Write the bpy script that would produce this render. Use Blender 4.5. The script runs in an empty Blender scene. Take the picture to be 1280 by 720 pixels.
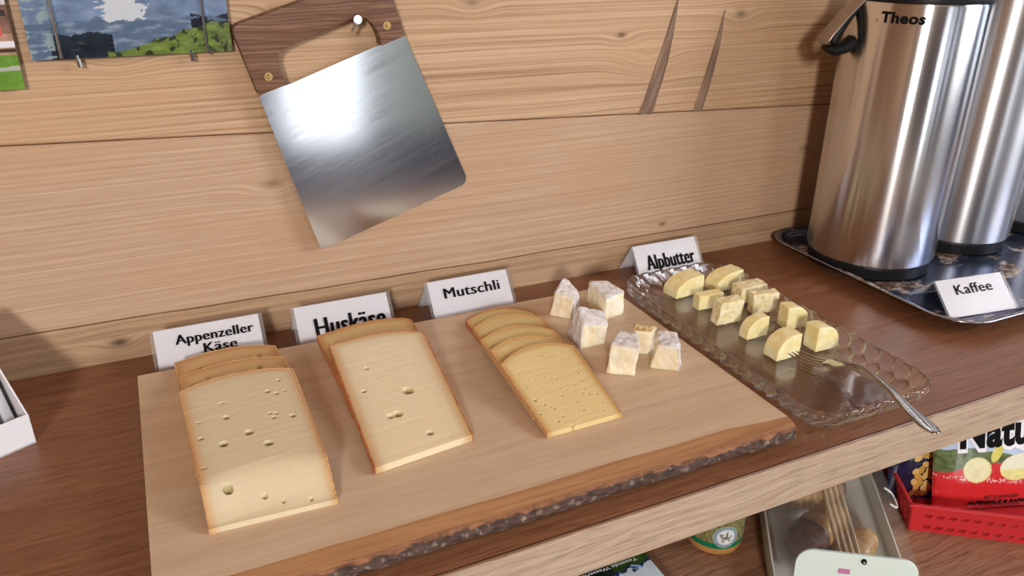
import bpy, bmesh, math, random
import numpy as np
from mathutils import Vector, Matrix, noise
random.seed(4); rng = np.random.default_rng(4)
S = bpy.context.scene
COL = S.collection
PI = math.pi
# ------------------------------------------------------------------ camera
cd = bpy.data.cameras.new('camera'); cam = bpy.data.objects.new('camera', cd); COL.objects.link(cam)
cd.sensor_width = 36; cd.lens = 28.0; cd.clip_start = 0.02
cam.matrix_world = Matrix(((0.90709, 0.167125, -0.386336, 0.0), (-0.420856, 0.377765, -0.824726, -0.899),
                           (0.008112, 0.910694, 0.413003, 0.45), (0, 0, 0, 1)))
S.camera = cam
# ------------------------------------------------------------------ world and light
w = bpy.data.worlds.new('sky'); S.world = w; w.use_nodes = True
nt = w.node_tree; bg = nt.nodes['Background']
tc = nt.nodes.new('ShaderNodeTexCoord'); sp = nt.nodes.new('ShaderNodeSeparateXYZ'); cr = nt.nodes.new('ShaderNodeValToRGB')
nt.links.new(tc.outputs['Generated'], sp.inputs[0])
mr = nt.nodes.new('ShaderNodeMapRange'); mr.inputs[1].default_value = -1; mr.inputs[2].default_value = 1
nt.links.new(sp.outputs['Z'], mr.inputs[0]); nt.links.new(mr.outputs[0], cr.inputs[0])
e = cr.color_ramp.elements
e[0].position = 0.46; e[0].color = (0.20, 0.21, 0.17, 1)
e[1].position = 0.52; e[1].color = (0.80, 0.88, 1.0, 1)
n = e.new(0.9); n.color = (0.38, 0.55, 0.95, 1)
nt.links.new(cr.outputs[0], bg.inputs[0]); bg.inputs[1].default_value = 3.0

def area(name, loc, target, sx, sy, power, col):
    l = bpy.data.lights.new(name, 'AREA'); l.shape = 'RECTANGLE'; l.size = sx; l.size_y = sy; l.energy = power; l.color = col
    o = bpy.data.objects.new(name, l); COL.objects.link(o); o.location = loc
    d = Vector(target) - Vector(loc); o.rotation_euler = d.to_track_quat('-Z', 'Y').to_euler()
    return o
area('window_light_left', (-1.35, -3.70, 1.25), (0.7, 0, 0.1), 0.34, 0.5, 125, (1.0, 0.95, 0.89))
area('glass_door_light', (0.95, -3.70, 0.28), (0.5, 0, 0.1), 0.42, 1.95, 9, (0.96, 0.98, 1.0))
area('window_light_right', (2.85, -2.0, 1.45), (0.5, -0.2, 0.0), 1.3, 1.0, 72, (0.96, 0.97, 1.0))
area('ceiling_fill_light', (0.5, -1.9, 2.0), (0.4, -0.7, 0.0), 1.2, 0.8, 2, (1.0, 0.93, 0.85))  # soft fill added from above, standing for no actual lamp
S.view_settings.view_transform = 'Standard'; S.view_settings.look = 'None'
S.view_settings.gamma = 1; S.view_settings.use_curve_mapping = False
S.view_settings.exposure = -0.4
S.cycles.use_denoising = True
S.cycles.max_bounces = 12; S.cycles.transmission_bounces = 10; S.cycles.sample_clamp_indirect = 6
# ------------------------------------------------------------------ materials
def mat(name, col=(0.8, 0.8, 0.8), rough=0.5, metal=0.0, **kw):
    m = bpy.data.materials.new(name); m.use_nodes = True
    b = m.node_tree.nodes['Principled BSDF']
    b.inputs['Base Color'].default_value = (*col, 1); b.inputs['Roughness'].default_value = rough
    b.inputs['Metallic'].default_value = metal
    for k, v in kw.items():
        b.inputs[k.replace('_', ' ')].default_value = v
    return m
class N:
    """tiny node wiring helper"""
    def __init__(s, m): s.t = m.node_tree; s.b = s.t.nodes['Principled BSDF']
    def link(s, a, b):
        if isinstance(a, bpy.types.NodeSocket): s.t.links.new(a, b)
        else: b.default_value = a
    def math(s, op, a, b=0.0, c=0.0):
        n = s.t.nodes.new('ShaderNodeMath'); n.operation = op
        s.link(a, n.inputs[0]); s.link(b, n.inputs[1]); s.link(c, n.inputs[2]); return n.outputs[0]
    def xyz(s, coord='Object'):
        tc = s.t.nodes.new('ShaderNodeTexCoord'); q = s.t.nodes.new('ShaderNodeSeparateXYZ')
        s.t.links.new(tc.outputs[coord], q.inputs[0]); return q.outputs[0], q.outputs[1], q.outputs[2]
    def comb(s, x, y, z):
        n = s.t.nodes.new('ShaderNodeCombineXYZ')
        for i, v in enumerate((x, y, z)): s.link(v, n.inputs[i])
        return n.outputs[0]
    def noise(s, vec, scale=1, detail=3, rough=0.5, dist=0.0):
        n = s.t.nodes.new('ShaderNodeTexNoise'); s.link(vec, n.inputs['Vector'])
        n.inputs['Scale'].default_value = scale; n.inputs['Detail'].default_value = detail
        n.inputs['Roughness'].default_value = rough; n.inputs['Distortion'].default_value = dist; return n.outputs[0]
    def ramp(s, f, stops):
        n = s.t.nodes.new('ShaderNodeValToRGB'); s.link(f, n.inputs[0]); e = n.color_ramp.elements
        while len(e) < len(stops): e.new(0.5)
        for i, (p, c) in enumerate(stops):
            e[i].position = p; e[i].color = (*c, 1) if len(c) == 3 else c
        return n.outputs[0]
    def mix(s, f, a, b, mode='MIX'):
        n = s.t.nodes.new('ShaderNodeMix'); n.data_type = 'RGBA'; n.blend_type = mode
        s.link(f, n.inputs[0]); s.link(a if isinstance(a, bpy.types.NodeSocket) else (*a, 1), n.inputs[6])
        s.link(b if isinstance(b, bpy.types.NodeSocket) else (*b, 1), n.inputs[7]); return n.outputs[2]
    def bump(s, h, strength=0.3, dist=0.001):
        n = s.t.nodes.new('ShaderNodeBump'); s.link(h, n.inputs['Height'])
        n.inputs['Strength'].default_value = strength; n.inputs['Distance'].default_value = dist
        s.t.links.new(n.outputs[0], s.b.inputs['Normal'])
def wood(name, c_dark, c_mid, c_light, axes=('x', 'z'), ring=260, warp=0.02, knots=(), fibre=0.35, bump=0.3, rough=0.6,
         streak=0.0, blotch=None, seed=0.0, along=1.2, spec=0.4):
    """boards: grain runs along the first axis, rings stack along the second; knots = (a, b, radius, darkness)"""
    m = mat(name, rough=rough); n = N(m); n.b.inputs['Specular IOR Level'].default_value = spec
    X, Y, Z = n.xyz(); A = {'x': X, 'y': Y, 'z': Z}
    a, b = A[axes[0]], A[axes[1]]
    low = n.noise(n.comb(n.math('MULTIPLY', a, along), n.math('MULTIPLY', b, 7.0), seed), 1.6, 3, 0.5)
    bb = n.math('ADD', b, n.math('MULTIPLY', n.math('SUBTRACT', low, 0.5), warp))
    kd = None
    for (ka, kb, kr, dk) in knots:
        da = n.math('DIVIDE', n.math('SUBTRACT', a, ka), kr * 1.9); db = n.math('DIVIDE', n.math('SUBTRACT', b, kb), kr)
        d2 = n.math('ADD', n.math('MULTIPLY', da, da), n.math('MULTIPLY', db, db))
        g = n.math('POWER', 2.718, n.math('MULTIPLY', d2, -0.55))
        # pull the ring coordinate towards the knot so the lines flow round it
        bb = n.math('SUBTRACT', bb, n.math('MULTIPLY', n.math('MULTIPLY', n.math('SUBTRACT', b, kb), g), 0.8))
        bb = n.math('ADD', bb, n.math('MULTIPLY', g, kr * 0.55))
        core = n.math('MULTIPLY', n.math('POWER', 2.718, n.math('MULTIPLY', d2, -7.0)), dk)
        kd = core if kd is None else n.math('MAXIMUM', kd, core)
    r1 = n.noise(n.comb(n.math('MULTIPLY', a, 1.3), n.math('MULTIPLY', bb, ring), seed), 1.0, 4, 0.62)
    fine = n.noise(n.comb(n.math('MULTIPLY', a, 18), n.math('MULTIPLY', bb, ring * 4), seed + 3), 1.0, 2, 0.6)
    f = n.math('ADD', n.math('MULTIPLY', r1, 1 - fibre), n.math('MULTIPLY', fine, fibre))
    col = n.ramp(f, [(0.36, c_dark), (0.5, c_mid), (0.62, c_light)])
    if streak > 0:
        st = n.noise(n.comb(n.math('MULTIPLY', a, 22), n.math('MULTIPLY', b, 420), seed + 7), 1.0, 2, 0.7)
        sm = n.ramp(st, [(0.56, (0, 0, 0)), (0.68, (1, 1, 1))])
        col = n.mix(n.math('MULTIPLY', sm, streak), col, tuple(v * 0.42 for v in c_dark))
    if blotch:
        bl = n.noise(n.comb(n.math('MULTIPLY', a, 3.0), n.math('MULTIPLY', b, 9.0), seed + 11), 1.0, 4, 0.6)
        bm = n.ramp(bl, [(0.48, (0, 0, 0)), (0.72, (1, 1, 1))])
        col = n.mix(n.math('MULTIPLY', bm, 0.6), col, blotch)
    if kd is not None:
        col = n.mix(kd, col, tuple(v * 0.32 for v in c_dark))
    n.link(col, n.b.inputs['Base Color'])
    if bump: n.bump(f, bump, 0.0012)
    return m
def attr_mat(name, rough=0.5, **kw):
    m = mat(name, rough=rough, **kw); t = m.node_tree; a = t.nodes.new('ShaderNodeAttribute'); a.attribute_name = 'Col'
    t.links.new(a.outputs['Color'], t.nodes['Principled BSDF'].inputs['Base Color']); return m
# ------------------------------------------------------------------ object helpers
def tag(o, label=None, cat=None, group=None, kind=None):
    if label: o['label'] = label
    if cat: o['category'] = cat
    if group: o['group'] = group
    if kind: o['kind'] = kind
    return o
def thing(name, label, cat, loc=(0, 0, 0), rz=0.0, group=None):
    o = bpy.data.objects.new(name, None); COL.objects.link(o); o.location = loc; o.rotation_euler = (0, 0, rz)
    o.empty_display_size = 0.02
    return tag(o, label, cat, group)
def obj(name, data, m, parent=None, smooth=False, world=False, label=None):
    """data: bmesh or (verts, faces). world=True: coordinates are world ones, converted to the parent's frame"""
    me = bpy.data.meshes.new(name)
    if isinstance(data, bmesh.types.BMesh):
        bmesh.ops.recalc_face_normals(data, faces=data.faces); data.to_mesh(me); data.free()
    else:
        me.from_pydata([tuple(map(float, v)) for v in data[0]], [], [tuple(map(int, f)) for f in data[1]])
        bm = bmesh.new(); bm.from_mesh(me); bmesh.ops.recalc_face_normals(bm, faces=bm.faces); bm.to_mesh(me); bm.free()
    if parent is not None and world:
        M = Matrix.Translation(parent.location) @ Matrix.Rotation(parent.rotation_euler.z, 4, 'Z'); me.transform(M.inverted())
    if smooth:
        me.polygons.foreach_set('use_smooth', [True] * len(me.polygons))
    me.materials.append(m)
    o = bpy.data.objects.new(name, me); COL.objects.link(o)
    if parent is not None: o.parent = parent
    if label: o['label'] = label
    return o
def setcol(o, cols):
    """per-vertex colour"""
    a = o.data.color_attributes.new('Col', 'FLOAT_COLOR', 'POINT')
    c = np.ones((len(o.data.vertices), 4), dtype=np.float32); c[:, :3] = cols; a.data.foreach_set('color', c.ravel())
def autosmooth(o, ang=40):
    me = o.data; me.polygons.foreach_set('use_smooth', [True] * len(me.polygons))
    bm = bmesh.new(); bm.from_mesh(me); lim = math.radians(ang)
    for e in bm.edges:
        if len(e.link_faces) == 2 and e.calc_face_angle(0) > lim: e.smooth = False
    bm.to_mesh(me); bm.free(); return o
def box_bm(cx, cy, cz, sx, sy, sz, bev=0.0, seg=2, bm=None, rot=None):
    b = bmesh.new(); bmesh.ops.create_cube(b, size=1)
    bmesh.ops.scale(b, vec=(sx, sy, sz), verts=b.verts)
    if bev: bmesh.ops.bevel(b, geom=b.edges[:], offset=bev, segments=seg, affect='EDGES', profile=0.5)
    if rot is not None: bmesh.ops.transform(b, matrix=rot, verts=b.verts)
    bmesh.ops.translate(b, vec=(cx, cy, cz), verts=b.verts)
    if bm is None: return b
    me = bpy.data.meshes.new('t'); b.to_mesh(me); b.free(); bm.from_mesh(me); bpy.data.meshes.remove(me); return bm
def grid_faces(nu, nv, off=0, wrap=False):
    F = []
    for j in range(nv - 1):
        for i in range(nu if wrap else nu - 1):
            a = off + j * nu + i; b = off + j * nu + (i + 1) % nu
            F.append((a, b, b + nu, a + nu))
    return F
def lathe(prof, seg=64, cx=0, cy=0, caps=True):
    V = []; nr = len(prof)
    for r, z in prof:
        for k in range(seg):
            a = 2 * PI * k / seg; V.append((cx + r * math.cos(a), cy + r * math.sin(a), z))
    F = grid_faces(seg, nr, wrap=True)
    if caps: F.append(tuple(range(seg))); F.append(tuple(range((nr - 1) * seg, nr * seg)))
    return V, F
def tube(path, rad, seg=10, flat=1.0, up=(0, 0, 1)):
    """rad: number or per-point (a, b) half widths: a across, b along up"""
    P = [Vector(p) for p in path]; V = []; n = len(P)
    for i, p in enumerate(P):
        t = (P[min(i + 1, n - 1)] - P[max(i - 1, 0)]).normalized()
        s = t.cross(Vector(up))
        if s.length < 1e-5: s = t.cross(Vector((1, 0, 0)))
        s.normalize(); u = s.cross(t).normalized()
        r = rad[i] if isinstance(rad, (list, tuple)) else rad
        a, b = r if isinstance(r, (list, tuple)) else (r, r * flat)
        for k in range(seg):
            q = 2 * PI * k / seg; V.append(p + s * (a * math.cos(q)) + u * (b * math.sin(q)))
    F = grid_faces(seg, n, wrap=True); F.append(tuple(range(seg))); F.append(tuple(range((n - 1) * seg, n * seg)))
    return V, F
def extrude_poly(pts, y0, y1, axis='xz'):
    """closed prism of a polygon; axis 'xz' extrudes along y, 'xy' along z"""
    n = len(pts)
    f = (lambda p, d: (p[0], d, p[1])) if axis == 'xz' else (lambda p, d: (p[0], p[1], d))
    V = [f(p, y0) for p in pts] + [f(p, y1) for p in pts]
    F = [tuple(range(n)), tuple(range(n, 2 * n))] + [(i, (i + 1) % n, n + (i + 1) % n, n + i) for i in range(n)]
    return V, F
def poly_bm(pts, y0, y1, axis='xz', bev=0.0, seg=2):
    V, F = extrude_poly(pts, y0, y1, axis); b = bmesh.new(); vs = [b.verts.new(v) for v in V]
    for f in F: b.faces.new([vs[i] for i in f])
    bmesh.ops.recalc_face_normals(b, faces=b.faces)
    if bev: bmesh.ops.bevel(b, geom=b.edges[:], offset=bev, segments=seg, affect='EDGES', profile=0.5)
    return b
def rounded_rect(cx, cy, hx, hy, r, n=8):
    P = []
    for sx, sy, a0 in ((1, 1, 0), (-1, 1, 90), (-1, -1, 180), (1, -1, 270)):
        for k in range(n + 1):
            a = math.radians(a0 + 90 * k / n); P.append((cx + sx * (hx - r) + r * math.cos(a), cy + sy * (hy - r) + r * math.sin(a)))
    return P
def text_mesh(body, size=1.0, bold=0.0, width=None, height=None, res=3, align='LEFT', shear=0.0):
    """flat letters in the xy plane as (verts array, faces); scaled so the word is width wide / caps height tall"""
    c = bpy.data.curves.new('t', 'FONT'); c.body = body; c.size = size; c.offset = bold; c.resolution_u = res; c.shear = shear
    c.space_line = 0.95; c.space_character = 1.06
    o = bpy.data.objects.new('t', c); COL.objects.link(o)
    dg = bpy.context.evaluated_depsgraph_get(); me = bpy.data.meshes.new_from_object(o.evaluated_get(dg))
    V = np.array([v.co[:] for v in me.vertices]); F = [tuple(p.vertices) for p in me.polygons]
    bpy.data.objects.remove(o); bpy.data.curves.remove(c); bpy.data.meshes.remove(me)
    x0, x1 = V[:, 0].min(), V[:, 0].max(); V[:, 0] -= x0
    if width: V[:, 0] *= width / (x1 - x0)
    if height: V[:, 1] *= height / (0.73 * size)
    return V, F
def subdiv_faces(V, F, maxlen):
    b = bmesh.new(); vs = [b.verts.new(v) for v in V]
    for f in F:
        try: b.faces.new([vs[i] for i in f])
        except ValueError: pass
    bmesh.ops.triangulate(b, faces=b.faces)
    for _ in range(4):
        es = [e for e in b.edges if e.calc_length() > maxlen]
        if not es: break
        bmesh.ops.subdivide_edges(b, edges=es, cuts=1); bmesh.ops.triangulate(b, faces=b.faces)
    V = np.array([v.co[:] for v in b.verts]); b.verts.index_update(); F = [tuple(v.index for v in f.verts) for f in b.faces]; b.free()
    return V, F
def nz(x, y, z=0.0, s=1.0): return noise.noise(Vector((x * s, y * s, z * s)))
def fbm(x, y, s, z=0.0, o=3): return sum(noise.noise(Vector((x * s * 2 ** k, y * s * 2 ** k, z + 7 * k))) / 2 ** k for k in range(o))
def sm(a, b, x):
    t = np.clip((x - a) / (b - a), 0, 1); return t * t * (3 - 2 * t)
# ------------------------------------------------------------------ shared materials
WD, WM, WL = (0.42, 0.262, 0.158), (0.50, 0.332, 0.215), (0.57, 0.40, 0.272)
M_wall_main = wood('spruce_plank_smooth', WD, WM, WL, ring=300, warp=0.012, fibre=0.35, bump=0.35, seed=1.0,
                   knots=((0.121, 0.184, 0.013, 0.5), (0.662, 0.058, 0.009, 0.8), (0.913, 0.145, 0.012, 0.5), (0.37, 0.09, 0.006, 0.2)), blotch=(0.50, 0.295, 0.155))
M_wall_up = wood('spruce_plank_ridged', (0.33, 0.195, 0.105), (0.51, 0.33, 0.195), (0.61, 0.425, 0.27), ring=300, warp=0.012, fibre=0.15, bump=1.0, seed=5.0,
                 knots=((-0.014, 0.333, 0.012, 0.25), (0.146, 0.369, 0.012, 0.6), (0.367, 0.371, 0.010, 0.6), (0.572, 0.326, 0.009, 0.9), (0.615, 0.30, 0.018, 0.0), (0.76, 0.345, 0.013, 0.7)), blotch=(0.53, 0.32, 0.17))
M_wall_low = wood('spruce_plank_low', (0.28, 0.165, 0.09), (0.42, 0.27, 0.155), (0.50, 0.34, 0.21), ring=200, warp=0.02, fibre=0.4, bump=0.4, seed=9.0,
                  knots=((-0.064, 0.022, 0.014, 0.95),))
M_top = wood('worktop_laminate', (0.155, 0.060, 0.027), (0.225, 0.094, 0.043), (0.29, 0.13, 0.064), axes=('x', 'y'), ring=170, warp=0.03, fibre=0.55, bump=0.08,
             rough=0.36, streak=0.7, seed=2.0, along=2.0, spec=0.5)
M_face = wood('worktop_edge_oak', (0.34, 0.235, 0.155), (0.45, 0.335, 0.24), (0.53, 0.41, 0.305), ring=190, warp=0.04, fibre=0.5, bump=0.25, rough=0.55, streak=0.5,
              seed=3.0, along=2.5, knots=((0.568, -0.035, 0.008, 0.8), (0.83, -0.018, 0.0035, 1.0), (0.545, -0.043, 0.005, 0.6)))
M_shelf = wood('shelf_laminate', (0.19, 0.085, 0.045), (0.31, 0.155, 0.085), (0.41, 0.225, 0.135), axes=('x', 'y'), ring=110, warp=0.08, fibre=0.45, bump=0.15, rough=0.45,
               streak=0.6, seed=6.0, along=3.0)
M_board = wood('maple_board', (0.53, 0.375, 0.245), (0.59, 0.435, 0.295), (0.63, 0.48, 0.335), axes=('x', 'y'), ring=60, warp=0.05, fibre=0.4, bump=0.05, rough=0.5, seed=4.0, streak=0.04)
M_wane = wood('maple_wane', (0.27, 0.125, 0.05), (0.37, 0.185, 0.08), (0.45, 0.24, 0.11), axes=('x', 'y'), ring=90, warp=0.05, bump=0.3, rough=0.6, seed=8.0)
M_steel = mat('polished_steel', (0.72, 0.72, 0.74), 0.16, 1.0)
M_black = mat('black_plastic', (0.010, 0.010, 0.011), 0.4, Specular_IOR_Level=0.15)
M_print = mat('black_print', (0.006, 0.006, 0.007), 0.8, Specular_IOR_Level=0.1)
M_white_print = mat('white_print', (0.85, 0.86, 0.88), 0.5)
M_plaster = mat('plaster', (0.075, 0.085, 0.13), 0.9)
M_dim = wood('panel_wood', (0.2, 0.11, 0.06), (0.3, 0.17, 0.09), (0.4, 0.24, 0.13), ring=40, bump=0, seed=12)
# ------------------------------------------------------------------ the room
def struct(name, data, m, **k):
    o = obj(name, data, m, **k); o['kind'] = 'structure'; return o
XL, XR, YF, ZF, ZC = -2.2, 3.0, -3.8, -1.03, 2.1
struct('floor', box_bm((XL + XR) / 2, YF / 2 - 0.0, ZF - 0.05, XR - XL + 0.4, -YF + 0.4, 0.1), wood('floor_boards', (0.44, 0.35, 0.26), (0.56, 0.46, 0.36), (0.62, 0.53, 0.43), axes=('y', 'x'), ring=30, bump=0.1, rough=0.4, seed=20))
struct('ceiling', box_bm((XL + XR) / 2, YF / 2, ZC + 0.05, XR - XL + 0.4, -YF + 0.4, 0.1), M_dim)
struct('wall_left', box_bm(XL - 0.05, YF / 2, (ZF + ZC) / 2, 0.1, -YF, ZC - ZF), M_dim)
# front wall (behind the camera) with window openings, right wall with one
def wall_with_holes(name, along, fixed, a0, a1, holes, m):
    bm = bmesh.new(); xs = sorted({a0, a1, *[h[0] for h in holes], *[h[1] for h in holes]})
    for x0, x1 in zip(xs, xs[1:]):
        hs = sorted([(h[2], h[3]) for h in holes if h[0] <= x0 + 1e-6 and h[1] >= x1 - 1e-6]); z = ZF
        for lo, hi in hs + [(ZC, ZC)]:
            if lo - z > 1e-4:
                c = (x0 + x1) / 2
                if along == 'x': box_bm(c, fixed, (z + lo) / 2, x1 - x0, 0.12, lo - z, bm=bm)
                else: box_bm(fixed, c, (z + lo) / 2, 0.12, x1 - x0, lo - z, bm=bm)
            z = hi
    return struct(name, bm, m)
FH = [(-1.65, -1.05, 0.80, 1.70), (0.70, 1.20, -0.78, 1.65), (1.28, 1.75, -0.74, 1.65), (1.95, 2.35, 0.1, 1.65)]
wall_with_holes('wall_front', 'x', YF, XL, XR, FH, M_plaster)
wall_with_holes('wall_right', 'y', XR, YF, 0, [(-2.75, -1.25, 0.8, 2.0), (-1.0, -0.55, -0.1, 1.8)], M_plaster)
M_frame = mat('window_frame_paint', (0.10, 0.09, 0.10), 0.5)
for i, h in enumerate(FH):
    bm = bmesh.new(); cx = (h[0] + h[1]) / 2; cz = (h[2] + h[3]) / 2
    for x in (h[0] + 0.02, h[1] - 0.02): box_bm(x, YF, cz, 0.04, 0.08, h[3] - h[2], bm=bm)
    for z in (h[2] + 0.02, h[3] - 0.02): box_bm(cx, YF, z, h[1] - h[0], 0.08, 0.04, bm=bm)
    if i: box_bm(cx, YF, cz, 0.03, 0.06, h[3] - h[2], bm=bm)
    struct('window_%d' % (i + 1), bm, M_frame)
# wall behind the counter: three wide spruce planks
def seam(x): return 0.2463 - 0.0395 * x
def plank(name, zlo, zhi, m, x0=XL, x1=XR, yoff=0.0, parent=None, nx=260, nzv=6, jag=0.0):
    xs = np.concatenate([np.linspace(x0, -0.25, 12)[:-1], np.linspace(-0.25, 1.3, nx), np.linspace(1.3, x1, 12)[1:]])
    V = []; n = len(xs)
    prof = [(0.0, 0.030), (0.0, 0.0016), (0.0016, 0.0), (None, 0.0), ('t', 0.0), ('T', 0.0016), ('T', 0.030)]
    for k, (a, y) in enumerate(prof):
        for x in xs:
            lo = zlo(x) + 0.0006 + (jag * fbm(x, 0, 30) if jag else 0); hi = zhi(x) - 0.0006
            z = lo + a if isinstance(a, float) else ((lo + hi) / 2 if a is None else (hi - 0.0016 if a == 't' else hi))
            V.append((x, y + yoff, z))
    F = grid_faces(n, len(prof)); F.append(tuple(range(n)) + tuple(range(len(prof) * n - 1, (len(prof) - 1) * n - 1, -1)))
    o = obj(name, (V, F), m, parent); autosmooth(o, 30); return o
wall = bpy.data.objects.new('wall_back', None); COL.objects.link(wall); wall['kind'] = 'structure'
low = lambda x: 0.0475 - 0.004 * math.sin(x * 2.2) + 0.0015 * nz(x, 0, 3, 9)
plank('plank', lambda x: -0.30, low, M_wall_low, parent=wall, yoff=0.0)
plank('plank', low, seam, M_wall_main, parent=wall)
plank('plank', seam, lambda x: 0.62, M_wall_up, parent=wall)
plank('plank', lambda x: 0.62, lambda x: ZC, M_wall_up, parent=wall, nx=20)
# the rough bark pockets in the upper plank
def pocket(x0, z0, x1, z1, wmax, seed):
    n = 46; k = 9; V = []; C = []
    for i in range(n):
        t = i / (n - 1); cx = x0 + (x1 - x0) * t + 0.004 * math.sin(t * 3.0); cz = z0 + (z1 - z0) * t
        wd = wmax * (0.92 - 0.95 * t ** 2.2) * (1 + 0.12 * nz(t * 9, seed)) + 0.0006
        for j in range(k):
            s = j / (k - 1) * 2 - 1
            V.append((cx + s * wd, -0.0008 + (0.0004 if abs(s) == 1 else -0.0022 * (1 - s * s) * abs(nz(s * 3, t * 4, seed, 1.5))), cz + 0.0016 * nz(s * 2, seed, t)))
            f = 0.5 + 0.5 * nz(s * 3.1 + seed, t * 3, 2) + 0.5 * nz(s * 9 + seed, t * 2, 5)
            e = abs(s) ** 3
            C.append(np.array((0.09, 0.05, 0.034)) * (1 - f) + np.array((0.36, 0.235, 0.165)) * f - 0.05 * e)
    o = obj('bark_pocket', (V, grid_faces(k, n)), M_pocket, wall, smooth=True); setcol(o, np.clip(np.array(C), 0.02, 1))
    return o
M_pocket = attr_mat('bark_pocket_wood', 0.8)
pocket(0.617, 0.2215, 0.654, 0.372, 0.0112, 1.3); pocket(0.703, 0.2185, 0.731, 0.352, 0.0078, 4.1)
# ------------------------------------------------------------------ worktop and lower shelf
wt = thing('worktop', 'long brown wood-look counter top with a pale oak front edge', 'counter', (0.4, -0.23, -0.048))
YE = -0.459
bm = box_bm(0.55, YE / 2 - 0.0008, -0.024, 3.4, -YE - 0.0016, 0.048, 0.0004, 1)
obj('top_panel', bm, M_top, wt, world=True)
bm = box_bm(0.55, YE - 0.0003, -0.0246, 3.4, 0.0022, 0.0470, 0.0006, 2)
obj('edge_band', bm, M_face, wt, world=True, label='pale oak edge band along the front of the counter')
st = struct('trim_1', box_bm(0.55, YE + 0.0016, 0.0000, 3.4, 0.0008, 0.0006), mat('dark_glue_line', (0.03, 0.018, 0.012), 0.6))
sh = thing('lower_shelf', 'brown wood-look shelf board under the counter', 'shelf', (0.4, -0.3, -0.29))
obj('shelf_board', box_bm(0.55, -0.301, -0.27, 3.4, 0.60, 0.04, 0.001, 1), M_shelf, sh, world=True)
# ------------------------------------------------------------------ cheese board
cb = thing('cheese_board', 'large pale wooden board with bark-covered natural edges lying on the counter', 'board', (0.233, -0.26, 0.0))
BX0, BX1, BZ = -0.0485, 0.5175, 0.022
n = 240; xs = np.linspace(BX0, BX1, n)
def yfront(x): return -0.4175 + 0.0022 * nz(x, 1, 0, 11) - 0.0065 * sm(0.44, 0.52, x)
def yback(x): return -0.0885 + 0.0015 * nz(x, 4, 0, 9)
V = []; rows = 5
for z in (BZ, 0.004):
    for j in range(rows):
        for x in xs:
            V.append((x, yfront(x) + (yback(x) - yfront(x)) * j / (rows - 1), z))
F = grid_faces(n, rows) + grid_faces(n, rows, rows * n)
off = rows * n
F += [(i, i + 1, off + i + 1, off + i) for i in range(n - 1)] + [((rows - 1) * n + i, (rows - 1) * n + i + 1, off + (rows - 1) * n + i + 1, off + (rows - 1) * n + i) for i in range(n - 1)]
F += [(j * n, (j + 1) * n, off + (j + 1) * n, off + j * n) for j in range(rows - 1)] + [(j * n + n - 1, (j + 1) * n + n - 1, off + (j + 1) * n + n - 1, off + j * n + n - 1) for j in range(rows - 1)]
obj('board_panel', (V, F), M_board, cb, world=True)
# waney edge: sloping brown band then rough bark
def wane(name, y_in, sgn, wid, m):
    prof = [(0.0, BZ), (0.35, 0.0212), (0.8, 0.0192), (1.0, 0.0176), (0.9, 0.010), (0.0, 0.0045)]
    V = []
    for a, z in prof:
        for x in xs:
            V.append((x, y_in(x) + sgn * wid(x) * a, z + (0.0005 * nz(x, a, 2, 40) if 0 < a < 1 else 0)))
    o = obj(name, (V, grid_faces(n, len(prof)) + [tuple(range(0, n * len(prof), n)), tuple(range(n - 1, n * len(prof), n))]), m, cb, world=True); autosmooth(o, 50); return o
wf = lambda x: 0.0175 + 0.0016 * nz(x, 3, 1, 25) - 0.0055 * float(sm(0.44, 0.52, x)); wb = lambda x: 0.0085 + 0.002 * nz(x, 8, 1, 25)
wane('waney_edge', yfront, -1, wf, M_wane); wane('waney_edge', yback, 1, wb, M_wane)
M_bark = attr_mat('bark', 0.9)
def bark(y_in, sgn, wid, thick, seed):
    nx, nr = 520, 15; X = np.linspace(BX0, BX1, nx); V = []; C = []
    for j in range(nr):
        t = j / (nr - 1); a = t * PI
        for x in X:
            ridge = fbm(x, t * 0.03, 90, seed, 4); big = nz(x, seed, 0, 22)
            r = thick * (0.75 + 0.45 * big + 0.55 * ridge) * math.sin(a) ** 0.6
            z = 0.0185 - 0.0165 * t + 0.0012 * nz(x, t * .02, seed + 5, 120) * math.sin(a) + 0.0012 * big
            V.append((x, y_in(x) + sgn * (wid(x) - 0.001 + max(r, 0)), max(z, 0.0008)))
            f = 0.5 + 0.9 * ridge; tt = t + 0.18 * nz(x, 0, seed, 60)
            c = np.array((0.24, 0.105, 0.05)) if tt < 0.24 else np.array((0.085, 0.05, 0.038))
            if tt > 0.28 and fbm(x, t * 0.02, 130, seed + 9, 2) > 0.32: c = np.array((0.20, 0.15, 0.12))
            C.append(c * (0.6 + 0.8 * np.clip(f, 0, 1)))
    F = grid_faces(nx, nr) + [tuple(range(0, nx * nr, nx)), tuple(range(nx - 1, nx * nr, nx))]
    o = obj('bark', (V, F), M_bark, cb, world=True, label='rough dark bark strip along the edge of the board'); setcol(o, np.array(C)); return o
bark(yfront, -1, wf, 0.0042, 2.0); bark(yback, 1, wb, 0.002, 6.0)
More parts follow.
